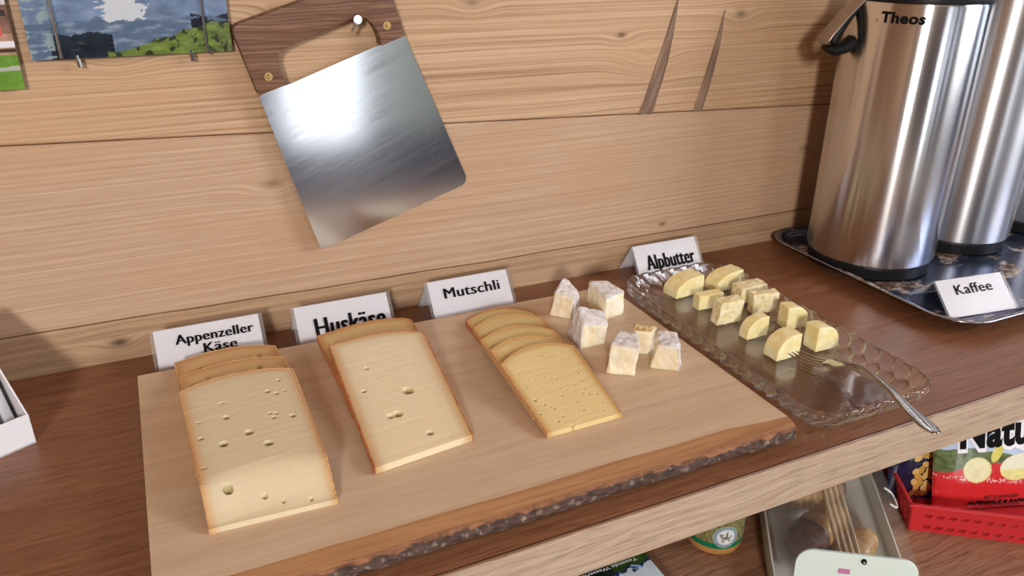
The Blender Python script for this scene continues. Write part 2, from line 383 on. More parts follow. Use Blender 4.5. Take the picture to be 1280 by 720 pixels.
# ------------------------------------------------------------------ cheese slices
def cheese_mat(name, sub=0.0):
    m = attr_mat(name, 0.48); n = N(m); X, Y, Z = n.xyz()
    n.b.inputs['Subsurface Weight'].default_value = 0.12; n.b.inputs['Subsurface Radius'].default_value = (0.006, 0.004, 0.002)
    n.b.inputs['Subsurface Scale'].default_value = 1.0; n.b.inputs['Coat Weight'].default_value = 0.12; n.b.inputs['Coat Roughness'].default_value = 0.35
    h = n.noise(n.comb(n.math('MULTIPLY', X, 9), n.math('MULTIPLY', n.math('ADD', Y, n.math('MULTIPLY', X, -0.12)), 150), 0.0), 1.0, 2, 0.4)
    g = n.noise(n.comb(X, Y, Z), 380, 2, 0.5)
    n.bump(n.math('ADD', h, n.math('MULTIPLY', g, 0.25)), 0.5, 0.0012); return m
M_paste = cheese_mat('cheese_paste')
M_rind_red = wood('cheese_rind', (0.34, 0.105, 0.035), (0.46, 0.165, 0.06), (0.58, 0.26, 0.11), axes=('y', 'z'), ring=700, warp=0.01, bump=0.3, rough=0.6)
M_rind_tan = wood('cheese_rind_tan', (0.50, 0.26, 0.10), (0.60, 0.34, 0.15), (0.70, 0.45, 0.23), axes=('y', 'z'), ring=700, warp=0.01, bump=0.3, rough=0.6)
def cheese(label, BL, BR, FR, FL, bulge, t, core, edge, rindm, group, holes=(), nx=60, ny=60, drape=None, power=2.2, skew=0.0, edge_w=0.012, side_edge=1.0, name='cheese_slice', pits=0, jit=0.0006):
    BL, BR, FR, FL = map(np.array, (BL, BR, FR, FL)); W = np.linalg.norm(BR - BL); L = np.linalg.norm(FL - BL)
    back = (BL - FL) / L; back[2] = 0
    c = (BL + BR + FR + FL) / 4
    th = thing(name, label, 'cheese', (c[0], c[1], BZ), group=group)
    u = np.linspace(0, 1, nx); v = np.linspace(0, 1, ny); U, Vv = np.meshgrid(u, v)
    def surf(U, Vv):
        U_ = U[..., None]; V_ = Vv[..., None]
        P = (1 - V_) * ((1 - U_) * BL + U_ * BR) + V_ * ((1 - U_) * FL + U_ * FR)
        q = np.abs(2 * (U ** (1 + skew)) - 1); P = P + back * (bulge * (1 - q ** power) * (1 - Vv) ** 1.0)[..., None]
        if drape is not None: P[..., 2] += drape(Vv, U)
        return P
    P = surf(U, Vv)
    base = P.copy()
    D = np.minimum(np.minimum(U * W, (1 - U) * W) / max(side_edge, 0.01), Vv * L + bulge * 0.4 * 0 )
    hm = np.zeros_like(U)
    for (hx, hy, hr) in holes:
        d = np.hypot(P[..., 0] - hx, (P[..., 1] - hy)) / hr
        hm = np.maximum(hm, np.sqrt(np.clip(1 - d * d, 0, 1)) * min(hr * 1.15, 0.0050))
    if pits:
        for _ in range(pits):
            a, b, r = random.uniform(0.06, 0.94), random.uniform(0.05, 0.97), random.uniform(0.0006, 0.0014)
            q = surf(np.array([[a]]), np.array([[b]]))[0, 0]
            d = np.hypot(P[..., 0] - q[0], (P[..., 1] - q[1])) / r; hm = np.maximum(hm, np.clip(1 - d * d, 0, 1) * r * 0.9)
    hm = np.minimum(hm, t * 0.85)
    P[..., 2] -= hm
    e = sm(0.0, edge_w, D)[..., None]; e2 = sm(0.0, edge_w * 2.4, D)[..., None]
    core = np.array(core); edge = np.array(edge)
    Cc = edge * (1 - e) + core * e * (0.90 + 0.10 * e2)
    Cc = Cc * (1 - 0.42 * np.clip(hm / 0.003, 0, 1))[..., None] * np.array((1, 1, 1)) ; Cc[..., 2] *= 1 - 0.3 * np.clip(hm[...] / 0.003, 0, 1)  # hole insides painted darker and yellower with depth, shade put into the colour
    B = base.copy(); B[..., 2] -= t
    V = np.concatenate([P.reshape(-1, 3), B.reshape(-1, 3)]); C = np.concatenate([Cc.reshape(-1, 3), Cc.reshape(-1, 3)]); o_ = nx * ny
    F = grid_faces(nx, ny) + grid_faces(nx, ny, o_)
    for i in range(nx - 1):
        F.append((i, i + 1, o_ + i + 1, o_ + i)); k = (ny - 1) * nx + i; F.append((k, k + 1, o_ + k + 1, o_ + k))
    for j in range(ny - 1):
        k = j * nx; F.append((k, k + nx, o_ + k + nx, o_ + k)); k += nx - 1; F.append((k, k + nx, o_ + k + nx, o_ + k))
    o = obj('paste', (V, F), M_paste, th, world=True); setcol(o, C); autosmooth(o, 55)
    # rind: follows left side, back arc, right side
    bi = [(0, j) for j in range(ny - 1, 0, -1)] + [(i, 0) for i in range(nx)] + [(nx - 1, j) for j in range(1, ny)]
    path = np.array([base[j, i] for i, j in bi]); m = len(path); cen = path.mean(0); V = []
    for i in range(m):
        tg = path[min(i + 1, m - 1)] - path[max(i - 1, 0)]; nrm = np.array((-tg[1], tg[0], 0)); nrm /= np.linalg.norm(nrm) + 1e-9
        if nrm @ (path[i] - cen) < 0: nrm = -nrm
        j1, j2 = jit * random.uniform(-1, 1) * 0.6, jit * random.uniform(-1, 1) * 0.5; p = path[i]
        V += [p + nrm * (0.0009 + j2) + (0, 0, 0.0003 + j1), p - nrm * 0.0003 + (0, 0, 0.0004 + j1), p - nrm * 0.0003 - (0, 0, t + 0.0001), p + nrm * (0.0010 + j2) - (0, 0, t + 0.0001)]
    o = obj('rind', (V, grid_faces(4, m, wrap=True) + [(0, 1, 2, 3), tuple(range(4 * m - 4, 4 * m))]), rindm, th, world=True); autosmooth(o, 50)
    return th
AC, AE = (0.74, 0.63, 0.42), (0.66, 0.41, 0.19)
GA = 'cheese slices of the left stack'
BZT = BZ
cheese('lowest slice of the left cheese stack, back edge nearest the paper sign', (-0.011, -0.089, 0.0295), (0.091, -0.094, 0.0295), (0.090, -0.290, 0.0295), (-0.008, -0.290, 0.0295), 0.013, 0.0073,
       (0.66, 0.43, 0.19), (0.50, 0.26, 0.09), M_rind_tan, GA, holes=((0.012, -0.112, 0.003), (0.07, -0.110, 0.003)), skew=0.2)
cheese('middle slice of the left cheese stack, showing a narrow strip behind the big top slice', (-0.008, -0.137, 0.038), (0.0935, -0.139, 0.038), (0.092, -0.30, 0.0372), (-0.007, -0.30, 0.0372), 0.012, 0.0073,
       (0.66, 0.44, 0.20), (0.52, 0.29, 0.10), M_rind_tan, GA, holes=((0.016, -0.150, 0.0022), (0.066, -0.150, 0.003), (0.001, -0.160, 0.002)), skew=0.1)
Z0 = 0.047
ah = [(0.078, -0.199, .0022), (0.065, -0.215, .0029), (0.072, -0.222, .0026), (0.080, -0.220, .0018), (0.0215, -0.219, .0019), (0.0245, -0.219, .0019), (0.024, -0.245, .0034), (0.061, -0.254, .0022), (0.066, -0.256, .0022),
      (0.063, -0.262, .0023), (0.079, -0.266, .0031), (0.001, -0.244, .0019), (0.0, -0.270, .0026), (0.039, -0.277, .0042), (0.017, -0.286, .0042), (0.052, -0.300, .0041), (-0.003, -0.314, .0015), (0.0, -0.314, .0012), (0.013, -0.341, .0042),
      (0.039, -0.352, .0024), (0.052, -0.360, .0017), (0.073, -0.365, .0018)]
dr = lambda v, u: 0.0 - 0.0192 * sm(0.80 - 0.06 * np.sin(u * 3.0), 1.0, v) ** 1.2
cheese('big pale holed slice on top of the left cheese stack, front end drooping', (-0.010, -0.183, Z0), (0.0945, -0.182, Z0), (0.092, -0.372, 0.0462), (-0.005, -0.367, 0.0462), 0.013, 0.0064,
       AC, AE, M_rind_tan, GA, holes=ah, nx=150, ny=260, drape=dr, edge_w=0.009)
GH = 'cheese slices of the second stack'
HC, HE = (0.83, 0.70, 0.46), (0.60, 0.38, 0.17)
cheese('lowest slice of the second cheese stack, only its red rind showing on the left', (0.1385, -0.110, 0.0288), (0.236, -0.112, 0.0288), (0.230, -0.200, 0.0288), (0.137, -0.200, 0.0288), 0.012, 0.0066, (0.70, 0.5, 0.22), (0.5, 0.27, 0.09), M_rind_red, GH, skew=0.3)
cheese('middle slice of the second cheese stack, its yellow-brown arc rising behind the top slice', (0.136, -0.102, 0.0360), (0.243, -0.104, 0.0360), (0.233, -0.262, 0.0360), (0.135, -0.262, 0.0360), 0.013, 0.0066, (0.70, 0.50, 0.22), (0.52, 0.28, 0.09), M_rind_red, GH, skew=0.35, drape=lambda v, u: -0.0066 * sm(0.62, 1.0, v))
hh = [(0.164, -0.204, .0026), (0.151, -0.240, .0027), (0.191, -0.254, .0058), (0.171, -0.285, .0048), (0.1635, -0.286, .0038), (0.190, -0.321, .0034), (0.145, -0.248, .001), (0.205, -0.333, .001)]
cheese('pale slice with a few round holes on top of the second cheese stack', (0.139, -0.151, 0.0480), (0.239, -0.163, 0.0480), (0.2245, -0.337, 0.0292), (0.131, -0.348, 0.0292), 0.012, 0.0068, HC, HE, M_rind_red, GH, holes=hh, nx=150, ny=240, skew=0.35, edge_w=0.013, pits=6)
GM = 'cheese slices of the third, fanned stack'
MC, ME = (0.73, 0.55, 0.24), (0.60, 0.36, 0.11)
ml = ['hindmost and lowest slice of the fanned yellow stack, a thin darker arc', 'fourth slice from the front of the fanned yellow stack', 'middle slice of the fanned yellow stack of five',
      'slice directly behind the top one of the fanned yellow stack']
mq = [((0.306, -0.119, .0275), (0.389, -0.132, .0275), (0.385, -0.175, .0275), (0.303, -0.175, .0275)), ((0.304, -0.149, .0333), (0.386, -0.160, .0333), (0.380, -0.247, .0278), (0.300, -0.247, .0278)),
      ((0.297, -0.187, .0375), (0.380, -0.199, .0375), (0.374, -0.295, .0278), (0.294, -0.295, .0278)), ((0.294, -0.220, .0425), (0.374, -0.236, .0425), (0.370, -0.33, .0280), (0.290, -0.33, .0280))]
for k in range(4):
    f = 0.86 + 0.035 * k
    cheese(ml[k], *mq[k], 0.022, 0.0050, tuple(c * f for c in MC), ME, M_rind_tan if k else M_rind_red, GM, nx=70, ny=50, skew=0.15, edge_w=0.007, pits=8, jit=0.0004)
mh = [(0.298, -0.317, .0020), (0.316, -0.360, .0018), (0.304, -0.325, .0014), (0.311, -0.333, .0013), (0.294, -0.336, .0014), (0.306, -0.350, .0014), (0.313, -0.345, .0012), (0.334, -0.312, .0012), (0.356, -0.305, .0012)]
cheese('top slice of the fanned yellow stack, dotted with tiny holes', (0.288, -0.260, .0475), (0.373, -0.255, .0475), (0.369, -0.360, .0275), (0.290, -0.361, .0275), 0.020, 0.0052, (0.77, 0.60, 0.29), ME, M_rind_tan, GM, holes=mh, nx=150, ny=150, skew=0.15,
       edge_w=0.007, pits=60, jit=0.0004)
# ------------------------------------------------------------------ soft cheese chunks
M_soft = mat('soft_cheese_paste', (0.86, 0.74, 0.46), 0.42, Subsurface_Weight=0.25, Subsurface_Scale=1.0)
M_soft.node_tree.nodes['Principled BSDF'].inputs['Subsurface Radius'].default_value = (0.006, 0.004, 0.002)
q = N(M_soft); X, Y, Z = q.xyz('Object'); nn = q.noise(q.comb(X, Y, Z), 60, 4, 0.6)
q.link(q.ramp(nn, [(0.30, (0.84, 0.72, 0.44)), (0.5, (0.91, 0.84, 0.64)), (0.65, (0.93, 0.88, 0.74))]), q.b.inputs['Base Color']); q.bump(q.noise(q.comb(X, Y, Z), 220, 4, 0.6), 0.35, 0.0012)
M_bloom = mat('white_bloomy_rind', (0.8, 0.76, 0.7), 0.85)
q = N(M_bloom); X, Y, Z = q.xyz('Object'); nn = q.noise(q.comb(X, Y, Z), 140, 5, 0.65)
q.link(q.ramp(nn, [(0.30, (0.56, 0.46, 0.36)), (0.42, (0.68, 0.64, 0.61)), (0.58, (0.80, 0.78, 0.78))]), q.b.inputs['Base Color']); q.bump(nn, 0.7, 0.0015)
M_brownrind = mat('moist_brown_rind', (0.62, 0.42, 0.2), 0.3)
q = N(M_brownrind); X, Y, Z = q.xyz('Object'); nn = q.noise(q.comb(X, Y, Z), 160, 5, 0.65)
q.link(q.ramp(nn, [(0.36, (0.42, 0.24, 0.08)), (0.5, (0.60, 0.42, 0.20)), (0.64, (0.78, 0.66, 0.44))]), q.b.inputs['Base Color']); q.bump(nn, 0.8, 0.0015)
def chunk(label, base, top, rind_sides, seed, zb=BZ, rindm=None, rough=0.0017, name='soft_cheese_piece', group='soft cheese pieces on the board', top_rind=True, bm_mat=None, cat='cheese', rind_name='rind', bev=0.0022):
    """base: list of (x, y); top: list of (x, y, z); same length. sides i joins point i and i+1"""
    n = len(base); c = np.mean(np.array(base), 0)
    th = thing(name, label, cat, (c[0], c[1], zb), group=group)
    bm = bmesh.new(); vb = [bm.verts.new((x, y, zb)) for x, y in base]; vt = [bm.verts.new(p) for p in top]
    lay = bm.faces.layers.int.new('r')
    f = bm.faces.new(vt); f[lay] = 1 if top_rind else 0
    bm.faces.new(vb)
    for i in range(n):
        f = bm.faces.new((vb[i], vb[(i + 1) % n], vt[(i + 1) % n], vt[i])); f[lay] = 1 if i in rind_sides else 0
    bmesh.ops.recalc_face_normals(bm, faces=bm.faces)
    if bev: bmesh.ops.bevel(bm, geom=bm.edges[:], offset=bev, segments=2, affect='EDGES', profile=0.5)
    bmesh.ops.triangulate(bm, faces=bm.faces)
    for _ in range(4):
        es = [e for e in bm.edges if e.calc_length() > 0.0024]
        if not es: break
        bmesh.ops.subdivide_edges(bm, edges=es, cuts=1); bmesh.ops.triangulate(bm, faces=bm.faces)
    bm.normal_update()
    for v in bm.verts:
        p = v.co; d = rough * (fbm(p.x, p.y, 70, p.z * 70 + seed, 3) + 0.8 * nz(p.x, p.y, p.z + seed, 220) * 0.5)
        if p.z > zb + 0.001: v.co = p + v.normal * d
        else: p.z = zb
    # rind shell
    keep = [f for f in bm.faces if f[lay] == 1]
    idx = {}; V = []; F = []
    for f in keep:
        ids = []
        for v in f.verts:
            if v.index not in idx or True:
                pass
            k = v
            if k not in idx:
                idx[k] = len(V); V.append(v.co + v.normal * (0.0009 + 0.0004 * nz(v.co.x, v.co.y, v.co.z, 300)))
            ids.append(idx[k])
        F.append(tuple(ids))
    inner = {}
    m0 = len(V); ks = list(idx.keys())
    for k in ks: inner[k] = len(V); V.append(k.co - k.normal * 0.0004)
    F2 = [tuple(inner[v] for v in f.verts)[::-1] for f in keep]
    ks_set = set(keep)
    for f in keep:
        for e in f.edges:
            if sum(1 for g in e.link_faces if g in ks_set) == 1:
                a, b = e.verts; F2.append((idx[a], idx[b], inner[b], inner[a]))
    V = [tuple(v) for v in V]
    if keep: obj(rind_name, (V, F + F2), rindm or M_bloom, th, smooth=True, world=True)
    obj('paste', bm, bm_mat or M_soft, th, smooth=True, world=True)
    return th
chunk('narrow white-rinded soft cheese piece with a raised tip, furthest left at the back', [(0.407, -0.136), (0.428, -0.157), (0.449, -0.140), (0.431, -0.112)], [(0.414, -0.135, .051), (0.430, -0.154, .049), (0.443, -0.142, .052), (0.434, -0.121, .062)], [1, 2], 1.0)
chunk('broad soft cheese wedge with flat grey-white top, at the back right of the board', [(0.457, -0.139), (0.461, -0.176), (0.492, -0.169), (0.490, -0.128)], [(0.464, -0.131, .055), (0.459, -0.179, .051), (0.494, -0.166, .051), (0.488, -0.133, .053)], [3], 2.0)
chunk('soft cheese wedge with white rind on top and left, yellow cut face in front', [(0.400, -0.226), (0.432, -0.226), (0.445, -0.190), (0.404, -0.187)], [(0.405, -0.221, .048), (0.434, -0.228, .047), (0.444, -0.200, .049), (0.412, -0.196, .060)], [3, 2], 3.0)
chunk('soft cheese block with a cream front face, nearest left of the three leaning together', [(0.398, -0.283), (0.423, -0.300), (0.443, -0.270), (0.425, -0.256)], [(0.404, -0.280, .055), (0.427, -0.302, .054), (0.443, -0.271, .054), (0.427, -0.257, .055)], [2], 4.0)
chunk('soft cheese block with grey-white rind top, right of the three leaning together', [(0.447, -0.292), (0.472, -0.311), (0.489, -0.283), (0.468, -0.270)], [(0.449, -0.301, .055), (0.465, -0.318, .054), (0.484, -0.284, .054), (0.466, -0.274, .055)], [2, 1], 5.0)
chunk('soft cheese piece with a moist brown top, wedged behind the two cream blocks', [(0.444, -0.254), (0.463, -0.266), (0.480, -0.254), (0.455, -0.237)], [(0.446, -0.256, .051), (0.463, -0.268, .051), (0.474, -0.262, .052), (0.455, -0.245, .053)], [2], 6.0, rindm=M_brownrind)
# ------------------------------------------------------------------ glass dish
M_glass = mat('crystal_glass', (1, 1, 1), 0.02, Transmission_Weight=1.0, IOR=1.45)
t_ = M_glass.node_tree; tb = t_.nodes.new('ShaderNodeBsdfTransparent'); gl_ = t_.nodes.new('ShaderNodeBsdfGlossy'); gl_.inputs['Roughness'].default_value = 0.03
fr = t_.nodes.new('ShaderNodeMath'); fr.operation = 'MULTIPLY_ADD'; lw_ = t_.nodes.new('ShaderNodeLayerWeight'); lw_.inputs[0].default_value = 0.35; pw_ = t_.nodes.new('ShaderNodeMath'); pw_.operation = 'POWER'; pw_.inputs[1].default_value = 3.5; t_.links.new(lw_.outputs['Facing'], pw_.inputs[0]); t_.links.new(pw_.outputs[0], fr.inputs[0]); fr.inputs[1].default_value = 0.9; fr.inputs[2].default_value = 0.04; lw_.inputs[0].default_value = 0.5; m1 = t_.nodes.new('ShaderNodeMixShader'); m2 = t_.nodes.new('ShaderNodeMixShader'); m2.inputs[0].default_value = 0.75
t_.links.new(fr.outputs[0], m1.inputs[0]); t_.links.new(tb.outputs[0], m1.inputs[1]); t_.links.new(gl_.outputs[0], m1.inputs[2])
t_.links.new(m1.outputs[0], m2.inputs[1]); t_.links.new(t_.nodes['Principled BSDF'].outputs[0], m2.inputs[2]); t_.links.new(m2.outputs[0], t_.nodes['Material Output'].inputs['Surface'])
GX, GY, GHX, GHY = 0.6145, -0.2710, 0.0815, 0.1815
def rr_path(inset, npt, rc=0.034):
    hx, hy = GHX - inset, GHY - inset; r = max(rc - inset * 0.75, 0.006)
    segs = [('l', 2 * (hy - r)), ('a', r * PI / 2), ('l', 2 * (hx - r)), ('a', r * PI / 2)] * 2; per = sum(s[1] for s in segs); out = []
    start = [(hx, -(hy - r), 0, 1), None, (hx - r, hy, -1, 0), None, (-hx, hy - r, 0, -1), None, (-(hx - r), -hy, 1, 0), None]
    cen = [None, (hx - r, hy - r, 0), None, (-(hx - r), hy - r, 90), None, (-(hx - r), -(hy - r), 180), None, (hx - r, -(hy - r), 270)]
    for i in range(npt):
        s = per * i / npt; k = 0
        while s > segs[k][1] + 1e-12: s -= segs[k][1]; k += 1
        if segs[k][0] == 'l':
            x, y, dx, dy = start[k]; p = (x + dx * s, y + dy * s); nrm = (dy, -dx)
        else:
            cx, cy, a0 = cen[k]; a = math.radians(a0) + s / r; p = (cx + r * math.cos(a), cy + r * math.sin(a)); nrm = (math.cos(a), math.sin(a))
        out.append((p, nrm, i / npt))
    return out
NP = 1056; NB = 48
V = []
def dens(prof, step):
    out = [prof[0]]
    for (a, z), (b, y) in zip(prof, prof[1:]):
        k = max(1, int(round(math.hypot(b - a, y - z) / step)))
        if b > 0.036: k = 1
        for q_ in range(1, k + 1): out.append((a + (b - a) * q_ / k, z + (y - z) * q_ / k))
    return out
prof_in = dens([(0.0000, 0.0300), (0.0015, 0.0296), (0.003, 0.0270), (0.006, 0.0225), (0.009, 0.0185), (0.012, 0.0150), (0.015, 0.0122), (0.018, 0.0102), (0.021, 0.0090), (0.024, 0.0084), (0.028, 0.0080), (0.034, 0.0078), (0.045, 0.0078), (0.06, 0.0078)], 0.0011)
prof_out = dens([(-0.0008, 0.0288), (0.0000, 0.0265), (0.0022, 0.0225), (0.0048, 0.0185), (0.0075, 0.0148), (0.0105, 0.0112), (0.0135, 0.0080), (0.0165, 0.0052), (0.0195, 0.0030), (0.023, 0.0022), (0.027, 0.0022), (0.034, 0.0022), (0.045, 0.0022), (0.06, 0.0022)], 0.0012)
def cellpos(s, off): return ((s * NB + off + 0.5) % 1 - 0.5) * (1.0 / NB)
def ball(ds, di, ru, rv):
    q_ = 1 - (ds / ru) ** 2 - (di / rv) ** 2
    return math.sqrt(q_) if q_ > 0 else 0.0
for k, (ins, z) in enumerate(prof_in):
    for (p, nr, s) in rr_path(max(ins, 0), NP):
        dz = -0.0034 * ball(cellpos(s, 0), ins - 0.0215, 0.0088, 0.0078) - 0.0022 * ball(cellpos(s, 0.5), ins - 0.0085, 0.0088, 0.0060)
        dn = 0.0008 * math.cos(s * NB * 2 * PI) if ins < 0.003 else 0
        if ins < 0.003: dz += 0.0010 * abs(math.cos(s * NB * PI))
        V.append((GX + p[0] + nr[0] * dn, GY + p[1] + nr[1] * dn, z + dz))
for k, (ins, z) in enumerate(prof_out):
    for (p, nr, s) in rr_path(max(ins, 0), NP):
        d = 0.0042 * ball(cellpos(s, 0.5), ins - 0.0040, 0.0088, 0.0050) + 0.0042 * ball(cellpos(s, 0), ins - 0.0135, 0.0088, 0.0062)
        e_ = d + max(-ins, 0); V.append((GX + p[0] + nr[0] * e_, GY + p[1] + nr[1] * e_, max(z - d * 0.35, 0.0003)))
ni, no = len(prof_in), len(prof_out)
F = grid_faces(NP, ni, wrap=True) + grid_faces(NP, no, ni * NP, wrap=True) + [(i, (i + 1) % NP, ni * NP + (i + 1) % NP, ni * NP + i) for i in range(NP)]
def cap(ring0, z, bump):
    """fill the dish floor with a grid of shrinking rings"""
    global V, F
    prev = ring0
    pts = [V[ring0 + i] for i in range(NP)]
    for q_ in range(1, 9):
        f = 1 - q_ / 8.0; off = len(V)
        for (x, y, zz) in pts:
            X_ = GX + (x - GX) * f; Y_ = GY + (y - GY) * (1 - q_ / 8.0 * 0.6); V.append((X_, Y_, z + bump(X_, Y_)))
        F += [(prev + i, prev + (i + 1) % NP, off + (i + 1) % NP, off + i) for i in range(NP)]; prev = off
def star(x, y):
    d = 0.0
    for cy in (GY - 0.09, GY, GY + 0.09):
        r = math.hypot(x - GX, y - cy); a = math.atan2(y - cy, x - GX)
        if r < 0.03: d = max(d, 0.0013 * abs(math.cos(a * 4)) * (1 - r / 0.03) * min(1, r / 0.006))
    return d
cap((ni - 1) * NP, 0.0078, lambda x, y: 0.0)
cap((ni + no - 1) * NP, 0.0022, star)
dish = thing('glass_dish', 'long clear pressed-glass dish with a bubbled scalloped rim, beside the cheese board', 'dish', (GX, GY, 0))
o = obj('dish_body', (V, F), M_glass, dish, smooth=True, world=True)
# ------------------------------------------------------------------ butter
M_butter = mat('butter', (0.90, 0.80, 0.42), 0.38, Subsurface_Weight=0.25, Subsurface_Scale=1.0)
M_butter.node_tree.nodes['Principled BSDF'].inputs['Subsurface Radius'].default_value = (0.006, 0.005, 0.002)
q = N(M_butter); X, Y, Z = q.xyz('Object'); nn = q.noise(q.comb(X, Y, Z), 90, 3, 0.55)
q.link(q.ramp(nn, [(0.35, (0.86, 0.72, 0.32)), (0.55, (0.92, 0.83, 0.47)), (0.7, (0.94, 0.88, 0.60))]), q.b.inputs['Base Color']); q.bump(q.noise(q.comb(X, Y, Z), 160, 3, 0.6), 0.25, 0.001)
M_butter2 = mat('crumbly_butter', (0.86, 0.76, 0.48), 0.6)
q = N(M_butter2); X, Y, Z = q.xyz('Object'); nn = q.noise(q.comb(X, Y, Z), 150, 4, 0.6)
q.link(q.ramp(nn, [(0.35, (0.74, 0.58, 0.24)), (0.5, (0.84, 0.74, 0.44)), (0.65, (0.92, 0.86, 0.66))]), q.b.inputs['Base Color']); q.bump(nn, 0.8, 0.0015)
def butter(label, x, y, w_, h, d, kind, rz=0.0, crumb=False, seed=0.0, lean=0.0):
    if kind == 'block': P = [(0, 0), (w_, 0), (w_ * 1.0, h), (0, h * 0.97)]
    else:
        P = [(0.0, 0.0), (w_, 0.0)]; flat = 0.28; k = 9
        P.append((w_, h)); P.append((w_ * (1 - flat), h * 1.0))
        for i in range(1, k + 1):
            t = i / k * PI / 2; P.append((w_ * (1 - flat) * (1 - math.sin(t)), h * (0.14 + 0.86 * math.cos(t) ** 0.8 if i < k else 0.10)))
        if kind == 'right': P = [(w_ - a, b) for a, b in P][::-1]
    bm = poly_bm(P, 0, d, 'xz'); 
    bmesh.ops.bevel(bm, geom=bm.edges[:], offset=0.0007, segments=1, affect='EDGES')
    bmesh.ops.triangulate(bm, faces=bm.faces)
    for _ in range(4):
        es = [e for e in bm.edges if e.calc_length() > 0.0035]
        if not es: break
        bmesh.ops.subdivide_edges(bm, edges=es, cuts=1); bmesh.ops.triangulate(bm, faces=bm.faces)
    bm.normal_update(); a = 0.0011 if crumb else 0.0005
    for v in bm.verts:
        if v.co.z > 0.0005: v.co += v.normal * a * fbm(v.co.x, v.co.y, 120, v.co.z * 120 + seed, 3); v.co.x += lean * v.co.z
    o = obj('butter_piece', bm, M_butter2 if crumb else M_butter); autosmooth(o, 35)
    o.location = (x, y, 0.0082); o.rotation_euler = (0, 0, math.radians(rz)); tag(o, label, 'butter', 'butter pieces on the glass dish'); return o
butter('butter piece with a rounded left side, at the back left of the dish', 0.594, -0.137, 0.047, 0.025, 0.027, 'left', 6, seed=1)
butter('butter piece with a rounded left side, at the back right of the dish', 0.655, -0.142, 0.047, 0.024, 0.024, 'left', 6, seed=2)
butter('small low butter block mostly hidden behind the crumbly one on the left of the dish', 0.600, -0.176, 0.036, 0.020, 0.014, 'block', -4, seed=3)
butter('pale crumbly upright butter block on the left side of the dish', 0.595, -0.220, 0.034, 0.030, 0.016, 'block', -2, crumb=True, seed=4, lean=0.12)
butter('crumbly-topped butter block half hidden, second from the back on the right of the dish', 0.661, -0.183, 0.040, 0.023, 0.022, 'block', -4, crumb=True, seed=5)
butter('butter block with brownish crumbly top edge, third from the back on the right', 0.656, -0.211, 0.035, 0.027, 0.013, 'block', -12, crumb=True, seed=6)
butter('small rounded butter piece just behind the foremost left one on the dish', 0.603, -0.265, 0.032, 0.025, 0.015, 'left', 2, seed=7)
butter('butter piece rounded on its right side, behind the front right one', 0.664, -0.263, 0.031, 0.029, 0.019, 'right', -8, seed=8)
butter('foremost left butter piece on the dish, with a big sloping rounded side', 0.600, -0.319, 0.034, 0.028, 0.022, 'left', 2, seed=9)
butter('foremost right butter piece on the dish, with a square left side', 0.656, -0.320, 0.033, 0.030, 0.021, 'right', -2, seed=10)
# ------------------------------------------------------------------ fork
fk = thing('fork', 'steel fork resting in the glass dish, its handle sticking out over the counter edge', 'fork', (0.628, -0.44, 0.01))
M_fork = mat('fork_steel', (0.40, 0.37, 0.34), 0.12, 1.0)
def bez(P, n=10):
    P = [Vector(p) for p in P]; out = []
    for i in range(len(P) - 1):
        p0, p1, p2, p3 = P[max(i - 1, 0)], P[i], P[i + 1], P[min(i + 2, len(P) - 1)]
        for k in range(n):
            t = k / n; out.append(0.5 * ((2 * p1) + (-p0 + p2) * t + (2 * p0 - 5 * p1 + 4 * p2 - p3) * t * t + (-p0 + 3 * p1 - 3 * p2 + p3) * t ** 3))
    out.append(P[-1]); return out
def interp_r(n, keys):
    ts = [k[0] for k in keys]
    return [(float(np.interp(i / (n - 1), ts, [k[1] for k in keys])), float(np.interp(i / (n - 1), ts, [k[2] for k in keys]))) for i in range(n)]
pth = bez([(0.644, -0.392, .0300), (0.634, -0.415, .0355), (0.621, -0.447, .0400), (0.600, -0.488, .0460), (0.576, -0.534, .0550)], 12)
o = obj('handle', tube(pth, interp_r(len(pth), [(0, .0030, .0016), (0.25, .0030, .0016), (0.5, .0040, .0015), (0.8, .0078, .0014), (0.92, .0082, .0013), (0.97, .0062, .0012), (1, .0018, .0008)]), 14), M_fork, fk, smooth=True, world=True)
pth = bez([(0.644, -0.392, .0300), (0.644, -0.380, .0255), (0.640, -0.364, .0190), (0.636, -0.352, .0165)], 8)
o = obj('head', tube(pth, interp_r(len(pth), [(0, .0030, .0016), (0.35, .0075, .0012), (0.7, .0108, .0011), (1, .0112, .0010)]), 14), M_fork, fk, smooth=True, world=True)
hd = Vector((-0.30, 0.95, 0)).normalized(); sd = Vector((hd.y, -hd.x, 0))
for k in range(4):
    s = (k - 1.5) * 0.0064; b = Vector((0.636, -0.352, .0163)) + sd * s
    pth = bez([b - hd * 0.004, b + hd * 0.012 + Vector((0, 0, -.003)), b + hd * 0.026 + Vector((0, 0, -.0030)), b + hd * 0.038 + Vector((0, 0, -.0005))], 6)
    obj('tine', tube(pth, interp_r(len(pth), [(0, .0017, .0010), (0.6, .0014, .0010), (1, .0006, .0006)]), 8), M_fork, fk, smooth=True, world=True)
